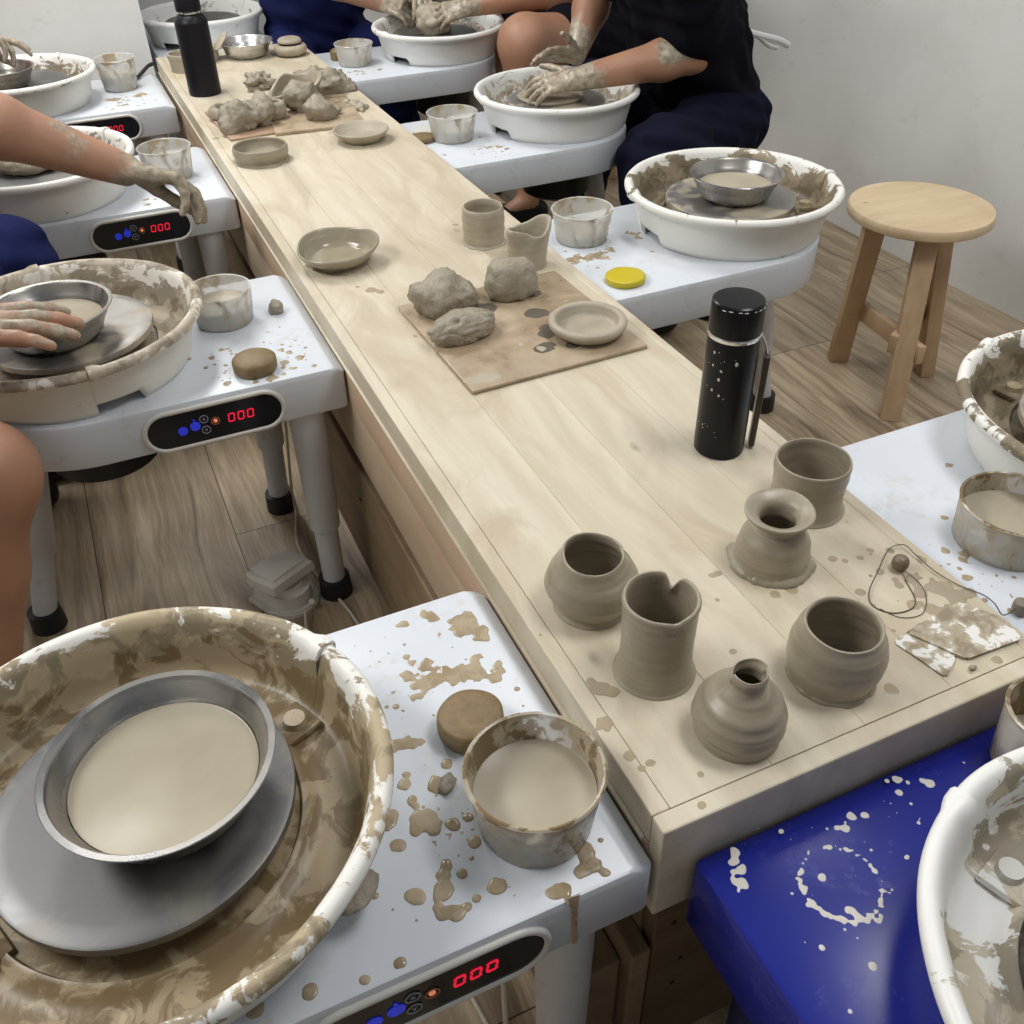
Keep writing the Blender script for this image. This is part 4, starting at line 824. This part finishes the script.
# ------------------------------------------------------------------ wooden stool
def stool(c, label, group=None, feet=None, tops=None):
    s = tag(empty('wooden_stool', (c[0], c[1], 0)), label, 'stool', group)
    feet = feet or [(-.17, -.15), (.17, -.15), (0, .2)]; tops = tops or [(x*.45, y*.45) for x, y in feet]
    lathe_obj('seat', [(0, .462), (.174, .462), (.179, .466), (.180, .474), (.179, .484), (.176, .4885), (0, .4885)], STOOLT, s, 72, ang=30)
    for f, t in zip(feet, tops):
        bm = bmesh.new(); a = math.atan2(f[1]-t[1], f[0]-t[0]); R_ = Matrix.Rotation(a, 4, 'Z')
        for v in bm_box(bm, (-.0205, -.026, 0), (.0205, .026, .462), .003):
            k = v.co.z/.462; p = R_ @ Vector((v.co.x, v.co.y, 0)); v.co = Vector((p.x+f[0]+(t[0]-f[0])*k, p.y+f[1]+(t[1]-f[1])*k, v.co.z))
        from_bm('leg', bm, STOOLL, s, ang=30)
    for i, (a, b, z) in enumerate(((0, 1, .175), (2, 0, .195))):
        k = z/.462; A = Vector(feet[a]).lerp(Vector(tops[a]), k); B = Vector(feet[b]).lerp(Vector(tops[b]), k); d = (B-A); an = math.atan2(d.y, d.x); l = d.length
        bm = bmesh.new(); bm_box(bm, (-.040, -.010, -.025), (l+.034, .010, .025), .002, Matrix.Translation((A.x-.024*sin(an)*-1, A.y-.024*cos(an), z)) @ Matrix.Rotation(an, 4, 'Z'))
        from_bm('rung', bm, STOOLL, s, ang=30)
    return s
sc = (1.585, 1.325)
st0 = stool(sc, 'round pine stool standing empty by the right wall', None, [(1.452-sc[0], 1.130-sc[1]), (1.532-sc[0], 1.440-sc[1]), (1.700-sc[0], 1.270-sc[1])], [(-.045, -.085), (-.085, .055), (.055, -.035)])

# ------------------------------------------------------------------ foot pedal and cables
pd = tag(empty('foot_pedal', (-.182, 1.140, 0), radians(28)), 'dirty white foot pedal on the floor beside the wheel leg', 'foot pedal')
def hullprism(bm, pts, z0, z1, bev, top=1.0):
    A = [bm.verts.new((x*top, y*top, z1)) for x, y in pts]; B = [bm.verts.new((x, y, z0)) for x, y in pts]; fs = [bm.faces.new(A), bm.faces.new(B[::-1])]
    for i in range(len(A)): j = (i+1) % len(A); fs.append(bm.faces.new((A[i], B[i], B[j], A[j])))
    bmesh.ops.bevel(bm, geom=list(fs[0].edges), offset=bev, segments=3, affect='EDGES')
rp = [(.058*cos(a), -.012+.062*sin(a)) for a in np.linspace(pi, 2*pi, 15)]+[(.058, .055), (-.058, .055)]
bm = bmesh.new(); hullprism(bm, rp, 0, .013, .004); hullprism(bm, [(x*.84, y*.84) for x, y in rp], .011, .056, .012, .93); from_bm('pedal_base', bm, PEDAL, pd)
bm = bmesh.new(); hullprism(bm, [(-.056, -.040), (.056, -.040), (.060, .030), (.044, .074), (-.044, .074), (-.060, .030)], .060, .090, .010, .93)
for v in bm.verts: v.co.z += -(v.co.y-.01)*.10-max(0, v.co.y-.03)*.35
from_bm('pedal_plate', bm, PEDAL, pd)
bm = bmesh.new(); bmesh.ops.create_cone(bm, cap_ends=True, segments=16, radius1=.008, radius2=.006, depth=.012, matrix=Matrix.Translation((.01, -.074, .02)) @ Matrix.Rotation(pi/2, 4, 'X')); from_bm('cable_socket', bm, PEDAL, pd)
def cable(pts, r, label, mat=CABLE, name='power_cable'):
    bm = bmesh.new(); tube_bm(bm, spline(pts, 10), r, 8); return tag(from_bm(name, bm, mat), label, 'cable')
cable([(-.06, 1.40, .46), (-.075, 1.42, .25), (-.088, 1.44, .06), (-.094, 1.41, .006), (-.118, 1.30, .005), (-.110, 1.20, .005), (-.088, 1.10, .005), (-.072, 1.02, .005), (-.06, .85, .005), (-.10, .6, .005), (-.2, .42, .005)], .0032, 'cream cable running down behind the wheel leg past the foot pedal')
cable([(-.160, 1.06, .022), (-.168, 1.03, .012), (-.175, .98, .005), (-.20, .85, .005), (-.22, .6, .005)], .0035, 'short cream cable leaving the foot pedal')
cable([(-.128, .12, .46), (-.132, .10, .25), (-.138, .09, .02), (-.14, .16, .005), (-.16, .35, .005)], .0035, 'cream cable hanging behind the near lit control panel')
cable([(-.012, 3.36, .585), (-.035, 3.35, .580), (-.06, 3.33, .566), (-.085, 3.28, .5625), (-.095, 3.27, .5625)], .0065, 'short black plug cable at the far left corner of the bench', RUBBER)
ph = tag(boxobj('black_power_box', (-.055, -.04, 0), (.055, .04, .10), RUBBER, bev=.008), 'black power box on the floor under the left wheel with the outstretched arm', 'power box'); ph.location = (-.24, 2.36, 0)
cb_ = empty('cardboard_box', (.80, 2.72, 0)); tag(cb_, 'brown cardboard box under the furthest right wheel', 'box')
boxobj('box_wall', (-.16, -.10, 0), (.16, .10, .20), CARD, cb_, bev=.002)
bm = bmesh.new(); bm_box(bm, (-.16, -.19, .198), (.16, -.10, .2015), .0008, Matrix.Rotation(0, 4, 'X')); from_bm('box_flap', bm, CARD, cb_)

# ------------------------------------------------------------------ people
def V3(*a): return np.array(a, float)
def unit(v): v = np.array(v, float); return v/np.linalg.norm(v)
def hand(w, d, n, side, curl=(.25, .45, .3), thumb=(.6, .75, .25), tcurl=.3, spread=.10, sc=1.0, curls=None):
    """palm plus five fingers; d = forward, n = where the palm faces, side = +1 right hand, -1 left hand"""
    d = unit(d); n = np.array(n, float); n = unit(n-d*(n@d)); s = np.cross(d, n)*side; w = np.array(w, float); P = []
    k = .010; pl = .082*sc; lat = [.030, .010, -.010, -.028]; kn = [.98, 1.0, .96, .88]; ln = [.074, .082, .077, .060]
    P.append((w-d*.01, w+d*.03, .021*sc, .020*sc, k, (n, 1.35)))
    for i in range(4):
        a = w+d*.012+s*lat[i]*.55*sc; b = w+d*pl*kn[i]+s*lat[i]*sc-n*.003; P.append((a, b, .0135*sc, .0108*sc, k))
    P.append((w+d*.02+s*.012*sc, w+d*.06+s*.010*sc+n*.004, .014*sc, .012*sc, k)); P.append((w+d*.02-s*.014*sc, w+d*.06-s*.014*sc+n*.004, .013*sc, .012*sc, k))
    for i in range(4):
        p = w+d*pl*kn[i]+s*lat[i]*sc-n*.003; dd = unit(d+s*spread*(1.5-i)); th = 0; cc = curls[i] if curls else curl
        for q, (fr, ra, rb) in enumerate(((.44, .0100, .0090), (.31, .0092, .0083), (.25, .0084, .0070))):
            th += cc[q]; dv = dd*cos(th)+n*sin(th); e = p+dv*ln[i]*fr*sc; P.append((p, e, ra*sc*(.86 if i == 3 else 1), rb*sc*(.86 if i == 3 else 1), .0035)); p = e
    p = w+d*.016*sc+s*.020*sc+n*.004; td = unit(d*thumb[0]+s*thumb[1]+n*thumb[2])
    for q, (l, ra, rb) in enumerate(((.042, .0145, .0118), (.034, .0115, .0100), (.028, .0102, .0080))):
        e = p+td*l*sc; P.append((p, e, ra*sc, rb*sc, .006)); p = e; td = unit(td+d*tcurl*.6-s*tcurl*.5)
    return P
def person(name, label, J, hands, top, bottom, vox=.0045, clay=(), bare_legs=False, sleeve=.62, ga=1.15, gl=1.12, calf=.066, disp=True, apron=None, hairy=True):
    c = (np.array(J['hl'])+np.array(J['hr']))/2; ch = np.array(J['chest']); sl, sr = np.array(J['sl']), np.array(J['sr']); nk = np.array(J['neck']); hd = np.array(J['head'])
    lat = unit(sl-sr); up = unit(ch-c); fw = unit(np.cross(lat, up)); fh = np.array([fw[0], fw[1], 0]); fh = fh/np.linalg.norm(fh)
    B = [(J['hl'], J['hr'], .105, .105, .05), (c, c+(ch-c)*.5, .12, .125, .06, (lat, .78)), (c+(ch-c)*.5, ch, .125, .135, .06, (lat, .76)), (sl*.93+sr*.07, sr*.93+sl*.07, .058, .058, .05), (ch, nk, .10, .055, .05), (nk, hd, .055, .052, .03)]
    hu = unit(hd-nk)
    B += [(hd, hd+hu*.06, .082, .080, .03, (lat, 1.12)), (hd+fw*.03-hu*.045, hd+fw*.045-hu*.03, .045, .038, .03), (hd+fw*.085+hu*.02, hd+fw*.100-hu*.012, .009, .014, .012)]
    for s in (1, -1):
        B += [(hd+lat*s*.078+hu*.012, hd+lat*s*.078-hu*.018, .012, .008, .006), (hd+fw*.072+lat*s*.030+hu*.022, hd+fw*.074+lat*s*.034+hu*.022, .013, .013, .004)]
    B += [(hd+fw*.088-hu*.040+lat*.016, hd+fw*.088-hu*.040-lat*.016, .008, .008, .006)]
    for q, (S, E, W) in {'l': (sl, J['el'], J['wl']), 'r': (sr, J['er'], J['wr'])}.items():
        S, E, W = map(lambda v: np.array(v, float), (S, E, W)); m = E+(W-E)*.28
        B += [(S, E, .054*ga, .043*ga, .03), (E, m, .045*ga, .047*ga, .02), (m, W, .047*ga, .027*ga, .02)]
    for q in 'lr':
        H, K, A = (np.array(J[x+q], float) for x in ('h', 'k', 'a')); cf = K+(A-K)*.33-fw*.012
        B += [(H, K, .088*gl, .068*gl, .04), (K, cf, .062*gl, .058*gl, .03), (cf, A, .058*gl, .038, .03), (A, A+fh*.14-np.array([0, 0, A[2]-.03]), .034, .026, .02)]
    for h in hands: B += h
    root = tag(empty(name, (float(c[0]), float(c[1]), 0)), label, 'person')
    bd = to(field_obj('body', B, vox, SKIN, clay=clay), root)
    fold = (lambda X, Y, Z: .0035*np.sin(X*38+9*np.sin(Z*11)+Y*13)+.003*np.sin(Z*45+7*np.sin(X*9+Y*12))+.002*np.sin(Y*70+X*25)) if disp else None
    e = .014
    T = [(J['hl'], J['hr'], .112+e, .112+e, .05), (c, c+(ch-c)*.5, .13+e, .130+e, .06, (lat, .78)), (c+(ch-c)*.5, ch, .132+e, .140+e, .06, (lat, .76)), (sl*.95+sr*.05, sr*.95+sl*.05, .060+e, .060+e, .05), (ch, nk-(nk-ch)*.25, .11+e, .070+e, .05)]
    for S, E in ((sl, J['el']), (sr, J['er'])):
        E = np.array(E, float); T.append((S, S+(E-S)*sleeve, .060*ga+e, .056*ga+e+.004, .03))
    to(field_obj(top[0], T, .0075, top[1], disp=fold), root)
    Lg = [(J['hl'], J['hr'], .108+e, .108+e, .05)]
    for q in 'lr':
        H, K, A = (np.array(J[x+q], float) for x in ('h', 'k', 'a'))
        if bare_legs: Lg.append((H, H+(K-H)*.5, .098*gl+e, .088*gl+e, .04))
        else: Lg += [(H, K, .094*gl+e, .070*gl+e, .04), (K, A+(K-A)*.12, calf*gl+e, .055+e, .03)]
    to(field_obj(bottom[0], Lg, .0075, bottom[1], disp=fold), root)
    Sh = []
    for q in 'lr':
        A = np.array(J['a'+q], float); f0 = np.array([A[0], A[1], .042]); Sh.append((f0-fh*.04, f0+fh*.15, .040, .036, .03))
        sh = to(field_obj('shoe', Sh[-1:], .006, BLACKM), root)
    if hairy:
        to(field_obj('hair', [(hd+hu*.05-fw*.012, hd+hu*.075-fw*.01, .090, .086, .03), (hd-fw*.03-hu*.02, hd-fw*.03+hu*.05, .075, .085, .03)], .006, HAIR, clip=lambda X, Y, Z: ((X-hd[0])*fw[0]+(Y-hd[1])*fw[1]+(Z-hd[2])*fw[2])-.045), root)
    return root
# person in black at the second wheel on the right, facing the bench
wl, wr = (.990, 2.095, .692), (1.115, 2.335, .695)
p4 = person('person', 'person in a black t-shirt and dark trousers leaning over a wheel on the right',
    dict(hl=(1.50, 2.08, .52), hr=(1.50, 2.30, .52), chest=(1.30, 2.17, .98), sl=(1.24, 1.98, 1.10), sr=(1.22, 2.38, 1.10), neck=(1.20, 2.17, 1.17), head=(1.10, 2.17, 1.32), el=(1.34, 2.03, .735), wl=wl, er=(1.235, 2.44, .84), wr=wr,
         kl=(1.165, 1.885, .490), kr=(1.24, 2.47, .50), al=(1.13, 1.81, .09), ar=(1.22, 2.50, .09)),
    [hand(wl, (-.9, .38, -.16), (.1, .45, -.85), -1, (.35, .35, .2), thumb=(.55, .8, .1)), hand(wr, (-.95, -.05, .10), (-.1, -.5, -.75), 1, (.15, .25, .2), thumb=(.6, .8, -.3))],
    ('t_shirt', BLACKC), ('trousers', NAVYT), .0042, [((.93, 2.12, .68), .115, .62), ((1.04, 2.33, .72), .10, .62), ((1.24, 1.99, .77), .05, .42)], sleeve=.84, calf=.10, gl=1.2)
bm = bmesh.new(); tube_bm(bm, spline([(1.55, 2.12, .755), (1.60, 2.09, .742), (1.66, 2.08, .725), (1.70, 2.08, .707)], 5), .01, 8, rs=None); tube_bm(bm, spline([(1.59, 2.09, .745), (1.63, 2.085, .715), (1.66, 2.08, .705)], 5), .008, 8)
ti = from_bm('apron_tie', bm, TIE); to(ti, p4)
# bare-kneed person at the furthest right wheel
wl, wr = (1.050, 3.040, .715), (1.05, 3.235, .74)
person('person', 'person in black shorts with a bare knee beside the furthest right wheel',
    dict(hl=(1.60, 3.02, .53), hr=(1.60, 3.24, .53), chest=(1.52, 3.12, 1.02), sl=(1.50, 2.92, 1.14), sr=(1.50, 3.32, 1.14), neck=(1.49, 3.12, 1.22), head=(1.43, 3.12, 1.38), el=(1.50, 2.965, .755), wl=wl, er=(1.38, 3.40, .80), wr=wr,
         kl=(1.175, 2.83, .625), kr=(1.24, 3.46, .53), al=(1.17, 2.80, .09), ar=(1.30, 3.46, .09)),
    [hand(wl, (-.95, .25, -.2), (-.05, .6, -.6), -1, (.5, .5, .3)), hand(wr, (-.9, -.35, -.3), (.1, -.8, -.5), 1, (.5, .5, .3))],
    ('t_shirt', BLACKC), ('shorts', BLACKC), .005, [((.97, 3.07, .70), .12, .6), ((.98, 3.20, .72), .12, .6)], bare_legs=True, sleeve=.5, gl=1.38)
# navy-clothed person behind the furthest right wheel
wl, wr = (.885, 3.270, .715), (.83, 3.33, .70)
person('person', 'person in navy clothes sitting behind the furthest right wheel',
    dict(hl=(.78, 3.78, .49), hr=(.58, 3.76, .49), chest=(.66, 3.64, .93), sl=(.86, 3.62, 1.04), sr=(.48, 3.60, 1.04), neck=(.66, 3.60, 1.12), head=(.68, 3.53, 1.27), el=(.96, 3.56, .82), wl=(.96, 3.31, .74), er=(.62, 3.42, .80), wr=wr,
         kl=(.90, 3.52, .46), kr=(.50, 3.50, .47), al=(.92, 3.46, .09), ar=(.48, 3.46, .09)),
    [hand((.96, 3.31, .74), (-.1, -.9, -.3), (-.1, .2, -.9), -1, (.4, .5, .3)), hand(wr, (.75, -.6, -.25), (.4, .2, -.8), 1, (.4, .5, .3))],
    ('navy_shirt', NAVY), ('trousers', NAVY), .005, [((.90, 3.26, .70), .10, .55)], sleeve=.55)
# person with the bare knee at the left, hand on the bowl
wr, wl = (-.625, 1.085, .755), (-.86, 1.50, .70)
person('person', 'person at the left edge with a bare knee, fingers resting on a bowl',
    dict(hr=(-1.10, 1.12, .54), hl=(-1.10, 1.36, .54), chest=(-1.02, 1.24, 1.02), sr=(-1.00, 1.04, 1.13), sl=(-1.00, 1.46, 1.13), neck=(-1.00, 1.24, 1.22), head=(-.95, 1.24, 1.38), er=(-.92, 1.02, .87), wr=wr, el=(-1.0, 1.62, .87), wl=wl,
         kr=(-.592, .935, .590), kl=(-.72, 1.66, .57), ar=(-.735, .93, .09), al=(-.78, 1.70, .09)),
    [hand(wr, (1, .03, -.10), (0, 0, -1), 1, (.08, .20, .12), thumb=(.75, .55, .5), spread=.17, sc=1.40), hand(wl, (.9, -.4, -.1), (0, 0, -1), -1, (.3, .4, .3))],
    ('t_shirt', BLACKC), ('shorts', NAVY), .0042, [((-.45, 1.09, .72), .10, .27)], bare_legs=True, sleeve=.5, gl=1.2)
# person in navy trousers reaching across the control panel
wr, wl = (-.252, 1.805, .722), (-.85, 2.42, .73)
person('person', 'person in navy trousers reaching a clay-covered hand over a control panel on the left',
    dict(hr=(-1.08, 2.02, .52), hl=(-1.08, 2.26, .52), chest=(-1.02, 2.14, 1.0), sr=(-.98, 1.94, 1.12), sl=(-1.00, 2.36, 1.12), neck=(-1.00, 2.14, 1.20), head=(-.95, 2.14, 1.36), er=(-.55, 1.79, .892), wr=wr, el=(-1.0, 2.48, .86), wl=wl,
         kr=(-.535, 1.84, .550), kl=(-.72, 2.60, .53), ar=(-.60, 1.82, .09), al=(-.78, 2.62, .09)),
    [hand(wr, (.95, -.03, -.36), (-.25, -.25, -.95), 1, thumb=(.90, .05, .42), tcurl=.12, sc=1.33, curls=[(.55, .50, .3), (.50, .5, .3), (.62, .5, .35), (.8, .6, .4)]), hand(wl, (.9, -.3, -.1), (0, 0, -1), -1, (.3, .4, .3))],
    ('t_shirt', NAVY), ('trousers', NAVY), .0042, [((-.14, 1.80, .67), .130, .60), ((-.36, 1.79, .80), .05, .24)], ga=1.28, sleeve=.5)
# person at the furthest left wheel
wr, wl = (-.53, 3.02, .775), (-.60, 3.26, .75)
person('person', 'person at the far left edge, only a hand dipping into a bowl in view',
    dict(hr=(-1.12, 2.95, .52), hl=(-1.12, 3.17, .52), chest=(-1.08, 3.11, 1.0), sr=(-1.05, 2.88, 1.12), sl=(-1.05, 3.25, 1.12), neck=(-1.05, 3.07, 1.20), head=(-1.0, 3.07, 1.36), er=(-.83, 2.92, .87), wr=wr, el=(-.86, 3.30, .86), wl=wl,
         kr=(-.72, 2.80, .52), kl=(-.78, 3.30, .52), ar=(-.76, 2.80, .09), al=(-.82, 3.30, .09)),
    [hand(wr, (1, 0, -.12), (0, -.2, -1), 1, thumb=(.8, .4, .7), curls=[(.1, .3, .2), (.2, .4, .3), (.9, .6, .3), (1.1, .6, .3)]), hand(wl, (.9, -.3, -.2), (0, 0, -1), -1, (.3, .4, .3))],
    ('t_shirt', BLACKC), ('trousers', NAVY), .005, [((-.45, 3.04, .75), .12, .5)], sleeve=.5)

for x, y, zs, lb in ((1.50, 2.19, .80, 'pine stool under the person in the black t-shirt on the right'), (1.60, 3.13, .80, 'pine stool under the bare-kneed person in black shorts'), (.68, 3.80, .74, 'pine stool under the person in navy behind the far right wheel'),
                     (-1.12, 1.24, .82, 'pine stool under the bare-kneed person at the left edge'), (-1.10, 2.14, .80, 'pine stool under the person reaching over the control panel'), (-1.14, 3.06, .80, 'pine stool under the person at the far left edge')):
    c = copytree(st0); c.location = (x, y, 0); c.scale = (.8, .8, zs); c['label'] = lb
# ------------------------------------------------------------------ camera and light
cd = bpy.data.cameras.new('camera'); cam = bpy.data.objects.new('camera', cd); COL.objects.link(cam)
f_px = 947.27; yw, pt, rl = (0.41131, 0.67276, -0.02284)
Fv = Vector((sin(yw)*cos(pt), cos(yw)*cos(pt), -sin(pt))); Rt = Vector((cos(yw), -sin(yw), 0)); Up = Rt.cross(Fv)
R2 = Rt*cos(rl)+Up*sin(rl); U2 = -Rt*sin(rl)+Up*cos(rl)
cam.matrix_world = Matrix(((R2.x, U2.x, -Fv.x, -0.3290), (R2.y, U2.y, -Fv.y, -0.4120), (R2.z, U2.z, -Fv.z, 1.40), (0, 0, 0, 1)))
cd.sensor_width = 36; cd.lens = f_px*36/1024; cd.clip_start = .05; scene.camera = cam
def area(name, loc, sx, sy, power, col, rot=(0, 0, 0)):
    l = bpy.data.lights.new(name, 'AREA'); l.shape = 'RECTANGLE'; l.size = sx; l.size_y = sy; l.energy = power; l.color = col
    o = bpy.data.objects.new(name, l); COL.objects.link(o); o.location = loc; o.rotation_euler = rot; return o
area('ceiling_lamp_middle', (-.25, 3.0, 2.65), .5, 1.0, 43, (1, .985, .955))
area('ceiling_lamp_right', (1.15, 1.9, 2.65), .45, 1.2, 13, (1, .99, .98))
area('ceiling_lamp_left', (-1.9, 1.3, 2.65), .6, 1.6, 74, (1, .98, .95))
area('ceiling_lamp_near', (.95, .1, 2.65), .5, .9, 26, (1, .99, .98))
w_ = bpy.data.worlds.new('world'); w_.use_nodes = True; scene.world = w_
w_.node_tree.nodes['Background'].inputs[0].default_value = (.92, .955, 1, 1); w_.node_tree.nodes['Background'].inputs[1].default_value = .20
vs = scene.view_settings; vs.view_transform = 'Standard'; vs.look = 'None'; vs.gamma = 1; vs.exposure = -0.10; vs.use_curve_mapping = False
